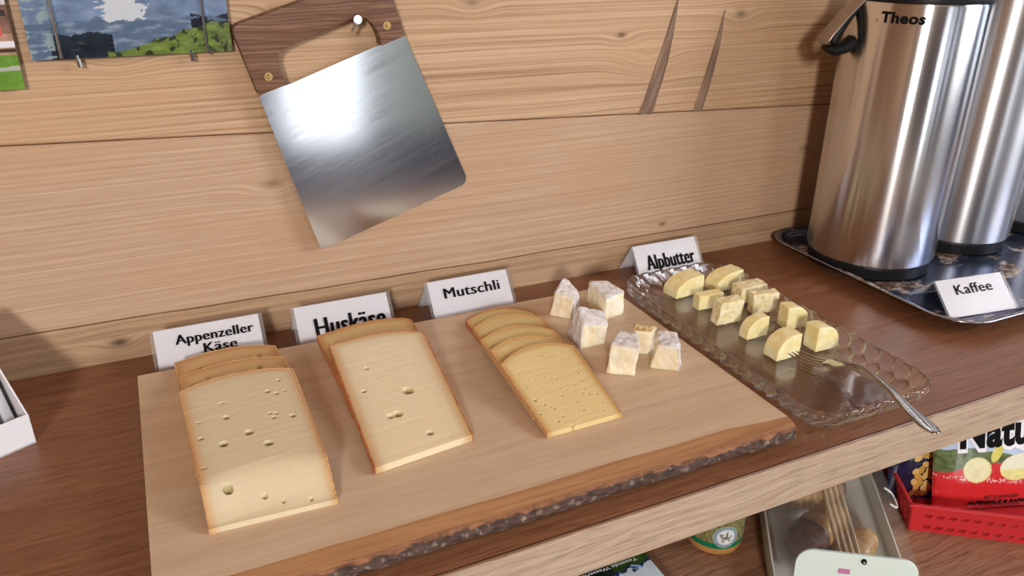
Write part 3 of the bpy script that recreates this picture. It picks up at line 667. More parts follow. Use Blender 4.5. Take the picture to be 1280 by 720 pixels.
# ------------------------------------------------------------------ tent cards
M_paper = mat('white_paper', (0.80, 0.79, 0.84), 0.6)
M_sleeve = mat('clear_plastic_sleeve', (0.55, 0.55, 0.56), 0.12, Alpha=0.13, Specular_IOR_Level=0.5)
def vsheet(x0, x1, ya, za, hd_, gap, th, zb=0.0):
    """folded sheet: apex line at (ya, za), feet hd_ before and behind; thickness th"""
    def leg(o_): return [(ya - hd_ - o_, zb), (ya, za + o_), (ya + hd_ + o_, zb)]
    a, b = leg(gap + th), leg(gap); pr = [a[0], a[1], a[2], b[2], b[1], b[0]]
    V = [(x0, p[0], p[1]) for p in pr] + [(x1, p[0], p[1]) for p in pr]; n = 6
    F = [(0, 1, 4, 5), (1, 2, 3, 4), (6, 7, 10, 11), (7, 8, 9, 10)] + [(i, (i + 1) % n, n + (i + 1) % n, n + i) for i in range(n)]
    return V, F
def card(label, x, y, L, za, hd_, lines, rz=0.0, z=0.0):
    """x, y = left front foot; lines = (text, x start, width, baseline from apex, cap height, bold)"""
    t = thing('tent_card', label, 'sign', (x, y, z), math.radians(rz), 'paper tent signs')
    obj('paper', vsheet(0.0015, L - 0.0015, hd_, za, hd_, -0.0003, 0.0004), M_paper, t)
    obj('sleeve', vsheet(-0.0025, L + 0.0025, hd_, za + 0.0006, hd_, 0.0002, 0.0003), M_sleeve, t)
    sl = math.hypot(hd_, za); ey = Vector((0, hd_, za)) / sl; nn = Vector((0, -za, hd_)) / sl
    for (body, xs_, wd, bl, cap_, bold) in lines:
        Vt, Ft = text_mesh(body, 1.0, 0.0, wd, cap_); V = []; FF = []; k_ = 3; sm_ = 0.00018 if bold < 0.01 else (0.0006 if bold < 0.04 else 0.0010)   # heavy strokes: close copies side by side
        for q_ in range(-k_, k_ + 1):
            dx = q_ / 3 * sm_; o_ = len(V)
            for v in Vt:
                V.append(Vector((xs_ + v[0] + dx, hd_, za + 0.0007)) - ey * (bl - v[1]) + nn * (0.0007 + 0.00001 * q_))
            FF += [tuple(i + o_ for i in f) for f in Ft]
        obj('lettering', (V, FF), M_print, t)
    return t
card('white tent sign reading Appenzeller Käse, behind the left cheese stack', -0.0295, -0.073, 0.114, 0.0455, 0.0345, [('Appenzeller', 0.0225, 0.0820, 0.0195, 0.0112, 0.034), ('Käse', 0.0500, 0.0345, 0.0335, 0.0112, 0.034)])
card('white tent sign with tall condensed lettering Huskäse, behind the second cheese stack', 0.1215, -0.070, 0.114, 0.0440, 0.0325, [('Huskäse', 0.022, 0.0830, 0.0400, 0.0240, 0.052)])
card('white tent sign reading Mutschli, behind the fanned yellow cheese', 0.2840, -0.077, 0.110, 0.0485, 0.0360, [('Mutschli', 0.0200, 0.0740, 0.0245, 0.0137, 0.034)])
card('white tent sign reading Alpbutter, behind the glass dish', 0.5900, -0.061, 0.108, 0.0440, 0.0300, [('Alpbutter', 0.0175, 0.0800, 0.0370, 0.0220, 0.052)])
card('white tent sign reading Kaffee on the metal tray in front of the tall steel flasks', 0.8730, -0.324, 0.108, 0.0345, 0.0370, [('Kaffee', 0.0250, 0.0580, 0.0225, 0.0140, 0.004)], rz=-7.5, z=0.0095)
# ------------------------------------------------------------------ cleaver-shaped cutter on the wall
M_blade = mat('brushed_blade_steel', (0.62, 0.64, 0.70), 0.2, 1.0)
q = N(M_blade); X, Y, Z = q.xyz('Object')
sc_ = q.noise(q.comb(q.math('ADD', q.math('MULTIPLY', X, 9), q.math('MULTIPLY', Z, -4)), 0.0, q.math('ADD', q.math('MULTIPLY', Z, 160), q.math('MULTIPLY', X, -70))), 1.0, 5, 0.7)
q.link(q.ramp(sc_, [(0.3, (0.11, 0.11, 0.11)), (0.7, (0.16, 0.16, 0.16))]), q.b.inputs['Roughness'])
cl = thing('cheese_cutter', 'wide steel cutting blade with a brown wooden bow handle, hanging tilted on the wall', 'cutter', (0.24, -0.012, 0.10))
bl = [(0.117, 0.283), (0.1215, 0.287), (0.146, 0.294), (0.152, 0.2955), (0.245, 0.3285), (0.253, 0.3305), (0.2795, 0.339), (0.2815, 0.337), (0.3505, 0.170), (0.3500, 0.163), (0.345, 0.1585), (0.340, 0.157), (0.182, 0.1062), (0.170, 0.1035), (0.1655, 0.104), (0.152, 0.152)]
o = obj('blade', poly_bm(bl, -0.0140, -0.0115, 'xz'), M_blade, cl, world=True)
M_hw = wood('old_walnut', (0.085, 0.038, 0.022), (0.16, 0.078, 0.045), (0.27, 0.155, 0.095), ring=260, warp=0.05, bump=0.5, rough=0.6, seed=14, knots=(), fibre=0.5)
outer = [(0.1155, 0.2865), (0.098, 0.350), (0.099, 0.355), (0.103, 0.3585), (0.175, 0.3805), (0.248, 0.4030), (0.256, 0.402), (0.261, 0.397), (0.2785, 0.340)]
inner = [(0.2505, 0.3305), (0.2500, 0.338), (0.247, 0.346), (0.242, 0.354), (0.235, 0.3595), (0.227, 0.3605), (0.218, 0.358), (0.179, 0.345), (0.147, 0.333), (0.141, 0.328), (0.1395, 0.321), (0.1405, 0.312), (0.145, 0.2955)]
hb = poly_bm(outer + inner, -0.0230, -0.0030, 'xz', 0.0013, 2)
o = obj('wooden_handle', hb, M_hw, cl, world=True); autosmooth(o, 35)
M_brass = mat('brass', (0.62, 0.44, 0.17), 0.35, 1.0)
for (rx, rz_) in ((0.1275, 0.3055), (0.2580, 0.3515)):
    bm = bmesh.new(); bmesh.ops.create_cone(bm, cap_ends=True, segments=24, radius1=0.0042, radius2=0.0042, depth=0.0008, matrix=Matrix.Translation((rx, -0.0231, rz_)) @ Matrix.Rotation(PI / 2, 4, 'X'))
    bmesh.ops.create_cone(bm, cap_ends=True, segments=20, radius1=0.0024, radius2=0.0014, depth=0.0012, matrix=Matrix.Translation((rx, -0.0240, rz_)) @ Matrix.Rotation(PI / 2, 4, 'X'))
    obj('rivet', bm, M_brass, cl, world=True)
hk = thing('wall_hook', 'small steel wall bolt the cutter hangs from', 'hook', (0.226, 0.0, 0.357))
obj('shank', tube([(0.224, 0.0, 0.3555), (0.2245, -0.027, 0.3560)], 0.0022, 12), M_steel, hk, world=True)
obj('bolt_head', tube([(0.2247, -0.026, 0.3595), (0.2247, -0.030, 0.3595)], 0.0046, 20), M_steel, hk, world=True)
obj('latch', tube([(0.2235, -0.0285, 0.356), (0.2190, -0.0265, 0.347)], 0.0017, 10), M_steel, hk, world=True)
# ------------------------------------------------------------------ photographs on the wall
def print_grid(name, x0, x1, z0, z1, y, th, nx, nzv, fn, m, parent, world=True):
    xs_, zs = np.linspace(x0, x1, nx), np.linspace(z0, z1, nzv); V = []; C = []
    for z in zs:
        for x in xs_: V.append((x, y, z)); C.append(fn((x - x0) / (x1 - x0), (z - z0) / (z1 - z0), x, z))
    k = len(V); V += [(x0, y + th, z0), (x1, y + th, z0), (x1, y + th, z1), (x0, y + th, z1)]; C += [(0.03, 0.035, 0.05)] * 4
    a, b, c_, d = 0, nx - 1, nx * nzv - 1, nx * (nzv - 1)
    F = grid_faces(nx, nzv) + [(k, k + 1, k + 2, k + 3), tuple(range(a, b + 1)) + (k + 1, k), tuple(range(d, c_ + 1)) + (k + 2, k + 3),
                               tuple(range(a, d + 1, nx)) + (k + 3, k), tuple(range(b, c_ + 1, nx)) + (k + 2, k + 1)]
    o = obj(name, (V, F), m, parent, world=world); setcol(o, np.array(C)); return o
M_photo = attr_mat('glossy_photo', 0.22)
def lake(u, v, x, z):
    f = fbm(x, z, 60, 1.0, 4); g = fbm(x * 0.6, z * 2.2, 90, 4.0, 4); zz = z - 0.331
    c = np.array((0.17, 0.25, 0.40)) * (1 + 0.35 * f) + 0.10 * max(0, g) * np.array((1, 1, 1.0))
    if zz > 0.034 + 0.01 * f and abs(u - 0.47) < 0.10 + 0.05 * g: c = np.array((0.66, 0.70, 0.76))
    if zz < 0.034 + 0.006 * f: c = np.array((0.11, 0.17, 0.27)) + 0.28 * max(0, g) * np.array((1, 1.05, 1.1))
    if u > 0.80 and 0.018 < zz < 0.034 + 0.008 * g: c = np.array((0.012, 0.018, 0.03)) * (1 + f)
    if u < 0.40 and zz < 0.022 + 0.004 * f and u > 0.10: c = np.array((0.010, 0.016, 0.026)) * (1.5 + f) + (0.12 * max(0, g - 0.3))
    if u > 0.36 and zz < 0.006 + 0.022 * sm(0.36, 0.95, u) + 0.004 * f:
        c = np.array((0.16, 0.23, 0.045)) * (1 + 0.7 * g) + 0.05 * max(0, f)
        if fbm(x, z, 140, 9.0, 3) > 0.28: c = np.array((0.03, 0.045, 0.02))
    if u < 0.12 and f + g > 0.15: c = np.array((0.30, 0.40, 0.44))
    return np.clip(c * 0.8, 0.005, 1)
ph = thing('lake_photo', 'landscape photo print of blue water, dark rocks and green grass hanging on wires', 'picture', (0.006, -0.003, 0.33))
o = print_grid('print', -0.0845, 0.0965, 0.3315, 0.50, -0.0105, 0.0025, 190, 180, lake, M_photo, ph)
for (xa, xb, zb) in ((-0.0612, -0.0590, 0.3325), (0.0745, 0.0722, 0.3305)):
    obj('wire', tube([(xa, -0.0125, 0.52), (xb, -0.0125, zb)], 0.0016, 10), M_steel, ph, world=True, label='steel wire holding the photo')
for (xa, zb) in ((-0.0455, 0.323), (0.0570, 0.3235)):
    obj('peg', tube([(xa - 0.0008, -0.0085, 0.3345), (xa + 0.0004, -0.0085, zb)], 0.0024, 14), M_steel, ph, world=True, label='short steel peg below the photo edge')
    obj('peg_pin', tube([(xa, -0.0085, 0.3335), (xa, 0.0, 0.3335)], 0.0012, 8), M_steel, ph, world=True)
def hut(u, v, x, z):
    zz = z - 0.306; f = fbm(x, z, 90, 2.0, 3)
    if zz < 0.032: c = np.array((0.13, 0.27, 0.035)) * (1 + 0.3 * f)
    elif zz < 0.05: c = np.array((0.42, 0.25, 0.18)) * (1 + 0.4 * f)
    else: c = np.array((0.20, 0.11, 0.075)) * (1 + 0.5 * f)
    if 0.0175 < zz - 0.02 * (u - 1) * 0.5 < 0.0215: c = np.array((0.40, 0.44, 0.36))
    if 0.0335 < zz < 0.037: c = np.array((0.05, 0.04, 0.02))
    if x > -0.113 and 0.038 < zz < 0.044: c = np.array((0.75, 0.74, 0.78))
    if -0.112 < x < -0.104 and 0.048 < zz < 0.060: c = np.array((0.62, 0.10, 0.09))
    if -0.110 < x < -0.097 and 0.066 < zz < 0.071: c = np.array((0.04, 0.03, 0.03))
    if zz > 0.076 and (x * 40) % 1 < 0.5: c = np.array((0.55, 0.56, 0.55))
    return np.clip(c, 0.005, 1)
p2 = thing('house_photo', 'photo print of a wooden house above green grass, at the left edge of the wall', 'picture', (-0.19, -0.003, 0.306))
print_grid('print', -0.28, -0.0955, 0.3060, 0.46, -0.0085, 0.0025, 150, 140, hut, M_photo, p2)
obj('wire', tube([(-0.15, -0.0102, 0.52), (-0.15, -0.0102, 0.307)], 0.0015, 8), M_steel, p2, world=True)
obj('peg', tube([(-0.15, -0.006, 0.310), (-0.15, 0.0, 0.310)], 0.002, 8), M_steel, p2, world=True)
# ------------------------------------------------------------------ leaflet box at the left
M_white = mat('white_card', (0.80, 0.79, 0.82), 0.45)
lb = thing('leaflet_box', 'white open leaflet box holding dark-covered leaflets at the left edge of the counter', 'box', (-0.142, -0.140, 0.0), math.radians(27))
W_, D_ = 0.11, 0.085
obj('front_panel', box_bm(-W_ / 2, 0.0008, 0.0162, W_, 0.0016, 0.032, 0.0003, 1), M_white, lb)
obj('bottom_panel', box_bm(-W_ / 2, D_ / 2, 0.001, W_, D_, 0.0016), M_white, lb)
obj('back_panel', box_bm(-W_ / 2, D_, 0.052, W_, 0.0016, 0.104), M_white, lb)
for x in (-0.0008, -W_ + 0.0008):
    obj('side_panel', poly_bm([(x - 0.0008, 0.0016), (x + 0.0008, 0.0016), (x + 0.0008, D_), (x - 0.0008, D_)], 0.001, 0.0315, 'xy'), M_white, lb)
    V = [(x - .0008, 0.0016, 0.031), (x - .0008, D_, 0.031), (x - .0008, D_, 0.104), (x + .0008, 0.0016, 0.031), (x + .0008, D_, 0.031), (x + .0008, D_, 0.104)]
    obj('side_panel', (V, [(0, 1, 2), (3, 4, 5), (0, 1, 4, 3), (1, 2, 5, 4), (2, 0, 3, 5)]), M_white, lb)
M_cover = attr_mat('leaflet_cover', 0.3)
def leaflet(u, v, x, z):
    c = np.array((0.02, 0.018, 0.02))
    if u > 0.90: c = np.array((0.52, 0.55, 0.60))
    elif abs(v - 0.34 - 0.25 * (u - 0.7)) < 0.035 and u > 0.5: c = np.array((0.45, 0.25, 0.16))
    elif fbm(x, z, 60, 3) > 0.35: c = np.array((0.10, 0.05, 0.03))
    return c
for k in range(3):
    lf = thing('leaflet', ['front leaflet in the white box, black cover with a grey margin', 'second leaflet behind the black one in the white box', 'rearmost leaflet in the white box'][k], 'leaflet', (0, 0, 0), group='leaflets in the white box')
    o = print_grid('cover', -0.103, -0.006, 0.0, 0.098, 0.0, 0.0012, 60, 60, leaflet, M_cover, lf, world=False)
    R_ = Matrix.Rotation(math.radians(27), 4, 'Z'); p = R_ @ Vector((0, 0.010 + 0.006 * k, 0.003))
    lf.location = (-0.142 + p.x, -0.140 + p.y, p.z); lf.rotation_euler = (math.radians(-30), 0, math.radians(27))
# ------------------------------------------------------------------ metal tray
tr = thing('serving_tray', 'dark shiny metal serving tray with a rolled rim under the steel flasks', 'tray', (1.15, -0.19, 0.0))
M_tray = mat('tray_metal', (0.10, 0.12, 0.2), 0.22, 0.9)
q = N(M_tray); X, Y, Z = q.xyz('Object')
pat = q.noise(q.comb(q.math('MULTIPLY', X, 9), q.math('MULTIPLY', Y, 16), 0.3), 1.0, 6, 0.68, 0.6)
pm = q.ramp(pat, [(0.50, (0, 0, 0)), (0.56, (1, 1, 1))]); fl = q.noise(q.comb(q.math('MULTIPLY', X, 60), q.math('MULTIPLY', Y, 90), 0.3), 1.0, 4, 0.6)
c1 = q.ramp(fl, [(0.40, (0.09, 0.045, 0.028)), (0.52, (0.32, 0.23, 0.19)), (0.6, (0.55, 0.52, 0.50))])
q.link(q.mix(pm, (0.12, 0.15, 0.24), c1), q.b.inputs['Base Color']); q.link(q.math('SUBTRACT', 0.9, q.math('MULTIPLY', pm, 0.75)), q.b.inputs['Metallic'])
q.bump(q.noise(q.comb(X, Y, Z), 26, 3, 0.5), 0.25, 0.004)
TX0, TX1, TY0, TY1 = 0.846, 1.46, -0.362, -0.008; V = []
tprof = [(0.0, 0.0180), (0.0015, 0.0190), (0.006, 0.0186), (0.012, 0.0140), (0.018, 0.0096), (0.024, 0.0085), (0.05, 0.0085), (0.12, 0.0085)]
for dz in (0.0, -0.0012):
    for ins, z in tprof:
        for p in rounded_rect((TX0 + TX1) / 2, (TY0 + TY1) / 2, (TX1 - TX0) / 2 - ins, (TY1 - TY0) / 2 - ins, max(0.052 - ins, 0.02), 12): V.append((p[0], p[1], z + dz))
m_ = 4 * 13; k_ = len(tprof)
F = grid_faces(m_, k_, wrap=True) + grid_faces(m_, k_, m_ * k_, wrap=True) + [tuple(range((k_ - 1) * m_, k_ * m_)), tuple(range((2 * k_ - 1) * m_, 2 * k_ * m_))] + [(i, (i + 1) % m_, m_ * k_ + (i + 1) % m_, m_ * k_ + i) for i in range(m_)]
o = obj('tray_pan', (V, F), M_tray, tr, world=True); autosmooth(o, 45)
pr_ = rounded_rect((TX0 + TX1) / 2, (TY0 + TY1) / 2, (TX1 - TX0) / 2 + 0.0004, (TY1 - TY0) / 2 + 0.0004, 0.052, 12)
V = []
for i, p in enumerate(pr_):
    nx_ = Vector((pr_[(i + 1) % m_][1] - pr_[i - 1][1], -(pr_[(i + 1) % m_][0] - pr_[i - 1][0]), 0)).normalized()
    for k in range(6):
        a = 2 * PI * k / 6; V.append((p[0] + nx_.x * 0.0013 * math.cos(a), p[1] + nx_.y * 0.0013 * math.cos(a), 0.0184 + 0.0013 * math.sin(a)))
F = []
for i in range(m_):
    for k in range(6): F.append((i * 6 + k, i * 6 + (k + 1) % 6, ((i + 1) % m_) * 6 + (k + 1) % 6, ((i + 1) % m_) * 6 + k))
obj('rim', (V, F), mat('tray_rim_metal', (0.42, 0.44, 0.50), 0.2, 1.0), tr, smooth=True, world=True)
obj('foot_ring', box_bm(1.153, -0.185, 0.0036, 0.45, 0.2, 0.0072, 0.002), M_tray, tr, world=True)
# ------------------------------------------------------------------ steel flasks
def flask_mat(name, rough, col):
    m = mat(name, col, rough, 1.0); n = N(m); X, Y, Z = n.xyz()
    a = n.math('ARCTAN2', Y, X)
    h = n.noise(n.comb(n.math('MULTIPLY', a, 30), n.math('MULTIPLY', Z, 2.0), 0.0), 1.0, 3, 0.6)
    n.bump(h, 0.05, 0.0008)
    n.b.inputs['Anisotropic'].default_value = 0.97; n.b.inputs['Anisotropic Rotation'].default_value = 0.25
    tg = m.node_tree.nodes.new('ShaderNodeTangent'); tg.direction_type = 'RADIAL'; tg.axis = 'Z'; m.node_tree.links.new(tg.outputs[0], n.b.inputs['Tangent']); return m
M_fl1 = flask_mat('mirror_brushed_steel', 0.24, (0.68, 0.67, 0.67)); M_fl2 = flask_mat('satin_steel', 0.36, (0.60, 0.60, 0.62))
def flask(label, x, y, r, m, sh_=True):
    t = thing('vacuum_flask', label, 'flask', (x, y, 0.0085), group='tall steel flasks on the tray')
    obj('base_ring', lathe([(r * 0.90, 0.0), (r * 0.955, 0.002), (r * 0.965, 0.016), (r * 0.95, 0.0205)], 72), M_black, t, smooth=False)
    o = obj('steel_body', lathe([(r * 0.95, 0.0195), (r * 0.985, 0.0200), (r, 0.0225), (r, 0.20), (r, 0.3585), (r * 0.985, 0.3610), (r * 0.95, 0.3612)], 128), m, t); autosmooth(o, 30)
    o = obj('lid', lathe([(r * 0.95, 0.3612), (r * 1.0, 0.3618), (r * 1.0, 0.3700), (r * 0.93, 0.3850), (r * 0.80, 0.4000), (r * 0.78, 0.4200), (r * 0.70, 0.4280)], 72), M_black, t); autosmooth(o, 30)
    o = obj('pump_button', lathe([(r * 0.40, 0.4275), (r * 0.42, 0.4290), (r * 0.42, 0.440), (r * 0.36, 0.4450)], 40), M_black, t)
    return t
f1 = flask('tall shiny steel flask with a black lid, nearest on the tray', 0.933, -0.135, 0.0863, M_fl1)
f2 = flask('satin steel flask behind and to the right of the shiny one', 1.122, -0.122, 0.080, M_fl2)
f3 = flask('steel flask furthest right, mostly cut off by the picture edge', 1.312, -0.118, 0.080, M_fl2)
# lettering wrapped round the front flask
Vt, Ft = text_mesh('Theos', 1.0, 0.045, 0.0520, 0.0125); Vt, Ft = subdiv_faces(Vt, Ft, 0.003); V = []
for v in Vt:
    a = math.radians(-167.5) + v[0] / 0.0863; rr = 0.0863 + 0.0002; V.append((rr * math.cos(a), rr * math.sin(a), 0.3385 + v[1]))
obj('lettering', (V, Ft), M_print, f1)
V = []
for k in range(25):
    a = 2 * PI * k / 24
    for rr in (0.0017, 0.0011):
        b = math.radians(-171.0) + rr * math.cos(a) / 0.0863; V.append((0.0865 * math.cos(b), 0.0865 * math.sin(b), 0.3395 + rr * math.sin(a)))
obj('round_mark', (V, [(2 * i, 2 * i + 2, 2 * i + 3, 2 * i + 1) for i in range(24)]), mat('rusty_print', (0.35, 0.12, 0.04), 0.5), f1)
# carrying handle on the wall side / left of the front flask
M_strap = mat('grey_brown_handle', (0.30, 0.235, 0.19), 0.3, 0.6)
hdir = Vector((-0.966, 0.259, 0)).normalized(); hs = Vector((-hdir.y, hdir.x, 0))
def hpt(rad, z): return tuple(Vector((0, 0, z)) + hdir * rad)
pth = bez([hpt(0.060, 0.398), hpt(0.082, 0.3655), hpt(0.104, 0.341), hpt(0.120, 0.320), hpt(0.1265, 0.308)], 8)
o = obj('carry_handle', tube(pth, interp_r(len(pth), [(0, .015, .003), (0.6, .015, .003), (0.9, .014, .003), (1, .010, .002)]), 14, up=tuple(hdir)), M_strap, f1, smooth=True, label='grey-brown carry handle of the flask')
pth = bez([hpt(0.084, 0.310), hpt(0.096, 0.303), hpt(0.110, 0.300), hpt(0.122, 0.303)], 6)
obj('handle_bracket', tube(pth, interp_r(len(pth), [(0, .011, .010), (0.6, .011, .008), (1, .009, .003)]), 12), M_black, f1, smooth=True)
pth = bez([hpt(0.066, 0.385), hpt(0.084, 0.358), hpt(0.100, 0.334), hpt(0.113, 0.308)], 6)
obj('handle_lining', tube(pth, 0.0065, 10), M_black, f1, smooth=True)
# ------------------------------------------------------------------ lower shelf: jar
SZ = -0.25
M_jar = attr_mat('printed_jar', 0.25)
def jar():
    t = thing('snack_tub', 'small round tub with green band and round rider emblem on the lower shelf', 'tub', (0.567, -0.294, SZ))
    nt_, nz_ = 240, 90; V = []; C = []
    for j in range(nz_):
        z = 0.075 * j / (nz_ - 1)
        for i in range(nt_):
            a = 2 * PI * i / nt_ - PI; r = 0.0330 + 0.003 * min(1, z / 0.02) ** 0.6 + 0.00 * z
            if z < 0.002: r -= 0.0015 * (1 - z / 0.002)
            V.append((r * math.cos(a), r * math.sin(a), z))
            ad = math.degrees(a); f = fbm(a, z * 20, 9, 2, 3)
            if z < 0.011: c = (0.52, 0.26, 0.085)
            elif z < 0.020: c = (0.0, 0.19, 0.085)
            else: c = np.array((0.22, 0.21, 0.085)) * (1 + 0.6 * f)
            dx = math.radians(((ad + 108 + 180) % 360) - 180) * 0.036; dz = z - 0.0300; d = math.hypot(dx * 1.02, dz)
            if d < 0.0160: c = (0.62, 0.72, 0.70)
            if d < 0.0152: c = (0.02, 0.17, 0.17)
            if d < 0.0142: c = (0.33, 0.42, 0.52)
            if d < 0.0112: c = (0.80, 0.83, 0.86)
            # rider on a horse as a small grey silhouette
            def el(cx, cz, rx, rz_, an=0.0):
                x_, z_ = dx - cx, dz - cz; ca, sa = math.cos(an), math.sin(an); return ((x_ * ca + z_ * sa) / rx) ** 2 + ((-x_ * sa + z_ * ca) / rz_) ** 2 < 1
            if d < 0.0112 and (el(0, -0.001, .0052, .0022) or el(-0.0055, 0.002, .0014, .0032, -0.5) or el(-0.0068, 0.0036, .0019, .0011) or el(0.001, 0.0035, .0014, .0030) or el(0.0012, 0.0072, .0012, .0012)
                               or el(-0.004, -0.0052, .0008, .0030, 0.3) or el(-0.002, -0.0055, .0007, .0028, -0.3) or el(0.0042, -0.0052, .0008, .0030, 0.4) or el(0.0055, -0.0045, .0007, .0028, -0.4) or el(0.0065, 0.001, .0008, .0026, 0.5)):
                c = (0.20, 0.20, 0.15)
            C.append(c)
    o = obj('tub_body', (V, grid_faces(nt_, nz_, wrap=True) + [tuple(range(nt_)), tuple(range((nz_ - 1) * nt_, nz_ * nt_))]), M_jar, t); setcol(o, np.array(C)); autosmooth(o, 40)
    obj('lid', lathe([(0.0362, 0.0755), (0.0375, 0.0765), (0.0375, 0.083), (0.036, 0.085)], 60), mat('tub_lid', (0.05, 0.2, 0.12), 0.4), t)
jar()
# ------------------------------------------------------------------ magazine / brochure
M_mag = attr_mat('brochure_cover', 0.2)
mg = thing('brochure_stack', 'dark brochures with a white waterfall cover and upside-down white title, under the counter edge', 'brochure', (0.40, -0.32, SZ))
MZ = 0.02
mgx1, mgy0, mgy1 = 0.4585, -0.420, -0.2975
def falls(u, v, x, y):
    f = fbm(x, y, 55, 3.0, 4); g = fbm(x, y, 110, 8.0, 3); c = np.array((0.012, 0.018, 0.016)) * (1.3 + f)
    if v > 0.86 and u > 0.72: c = np.array((0.03, 0.07, 0.012)) * (1 + f)
    k = v + 0.10 * f - 0.25 * (u - 0.8)
    if k < 0.86: c = np.array((0.015, 0.03, 0.10)) + 0.0 * f
    if k < 0.86 and g + f * 0.6 > 0.02: c = np.array((0.32, 0.45, 0.68)) * (1 + 0.4 * g)
    if k < 0.80: c = np.array((0.70, 0.80, 0.84)) * (1 + 0.15 * f)
    return np.clip(c, 0.005, 1)
nx_, ny_ = 150, 110; V = []; C = []
for j in range(ny_):
    for i in range(nx_):
        u, v = i / (nx_ - 1), j / (ny_ - 1); x = 0.28 + (mgx1 - 0.28) * u; y = mgy0 + (mgy1 - mgy0) * v; V.append((x, y, SZ + MZ)); C.append(falls(u, v, x, y))
k = len(V); V += [(0.28, mgy0, SZ + MZ - 0.001), (mgx1, mgy0, SZ + MZ - 0.001), (mgx1, mgy1, SZ + MZ - 0.001), (0.28, mgy1, SZ + MZ - 0.001)]; C += [(0.02, 0.02, 0.02)] * 4
F = grid_faces(nx_, ny_) + [(k, k + 1, k + 2, k + 3), tuple(range(0, nx_)) + (k + 1, k), tuple(range(nx_ * (ny_ - 1), nx_ * ny_)) + (k + 2, k + 3), tuple(range(0, nx_ * ny_, nx_)) + (k + 3, k), tuple(range(nx_ - 1, nx_ * ny_, nx_)) + (k + 2, k + 1)]
o = obj('cover', (V, F), M_mag, mg, world=True); setcol(o, np.array(C))
obj('pages', box_bm((0.28 + mgx1) / 2, (mgy0 + mgy1) / 2, SZ + MZ / 2 - 0.0006, mgx1 - 0.28 - 0.001, mgy1 - mgy0 - 0.001, MZ - 0.0012), mat('paper_pages', (0.75, 0.76, 0.76), 0.7), mg, world=True)
Vt, Ft = text_mesh('Tosende Wasserfälle vor Ihren Augen', 1.0, 0.02, 0.150, 0.0048)
obj('lettering', ([(mgx1 - 0.014 - v[0], mgy1 - 0.0045 - v[1], SZ + MZ + 0.0003) for v in Vt], Ft), M_white_print, mg, world=True)
# ------------------------------------------------------------------ clear box with pastries
bx = thing('clear_pastry_box', 'translucent plastic lidded box with pastries inside, on the lower shelf', 'box', (0.6985, -0.3445, SZ), math.radians(54.3))
M_clear = mat('frosty_plastic', (0.78, 0.78, 0.72), 0.15, Alpha=0.05, Specular_IOR_Level=0.5)
M_clear2 = mat('milky_plastic_base', (0.88, 0.87, 0.80), 0.3, Alpha=0.88)
bl_, bw_, bh_ = 0.28, 0.150, 0.055     # local x = long axis
def shell_box(hx, hy, z0, z1, th, r, top=False):
    out = rounded_rect(0, 0, hx, hy, r, 6); inn = rounded_rect(0, 0, hx - th, hy - th, max(r - th, 0.002), 6); m = len(out)
    zf, zr = (z0, z1) if not top else (z1, z0)
    s = th if not top else -th
    V = [(p[0], p[1], zf) for p in out] + [(p[0], p[1], zr) for p in out] + [(p[0], p[1], zr) for p in inn] + [(p[0], p[1], zf + s) for p in inn]
    return V, grid_faces(m, 4, wrap=True) + [tuple(range(m)), tuple(range(3 * m, 4 * m))]
bxo = 0.012
def shift(VF, dx): return [(v[0] + dx, v[1], v[2]) for v in VF[0]], VF[1]
obj('box_base', shell_box(bl_ / 2, bw_ / 2, 0.0, 0.030, 0.0016, 0.014), M_clear2, bx)
obj('box_lid', shell_box(bl_ / 2 + 0.0018, bw_ / 2 + 0.0018, 0.0285, 0.060, 0.0014, 0.015, True), M_clear, bx)
for s in (1, -1):
    for xx in (0.03,):
        P = [(xx - 0.016, s * (bw_ / 2 + 0.002), 0.046), (xx - 0.013, s * (bw_ / 2 + 0.012), 0.040), (xx + 0.013, s * (bw_ / 2 + 0.012), 0.040), (xx + 0.016, s * (bw_ / 2 + 0.002), 0.046)]
        obj('clip', tube(bez(P, 5), 0.0014, 8), M_clear2, bx, smooth=True)
M_ridge = mat('clear_ridge_plastic', (0.70, 0.56, 0.38), 0.08, Alpha=0.55)
for k in range(4):
    s = (k - 1.5) * 0.0068
    obj('lid_ridge', tube([(-0.125, s - 0.004, 0.0605), (0.0, s - 0.004, 0.0610), (0.13, s - 0.004, 0.0605)], (0.0028), 10), M_ridge, bx, smooth=True)
M_pastry = attr_mat('baked_pastry', 0.35)
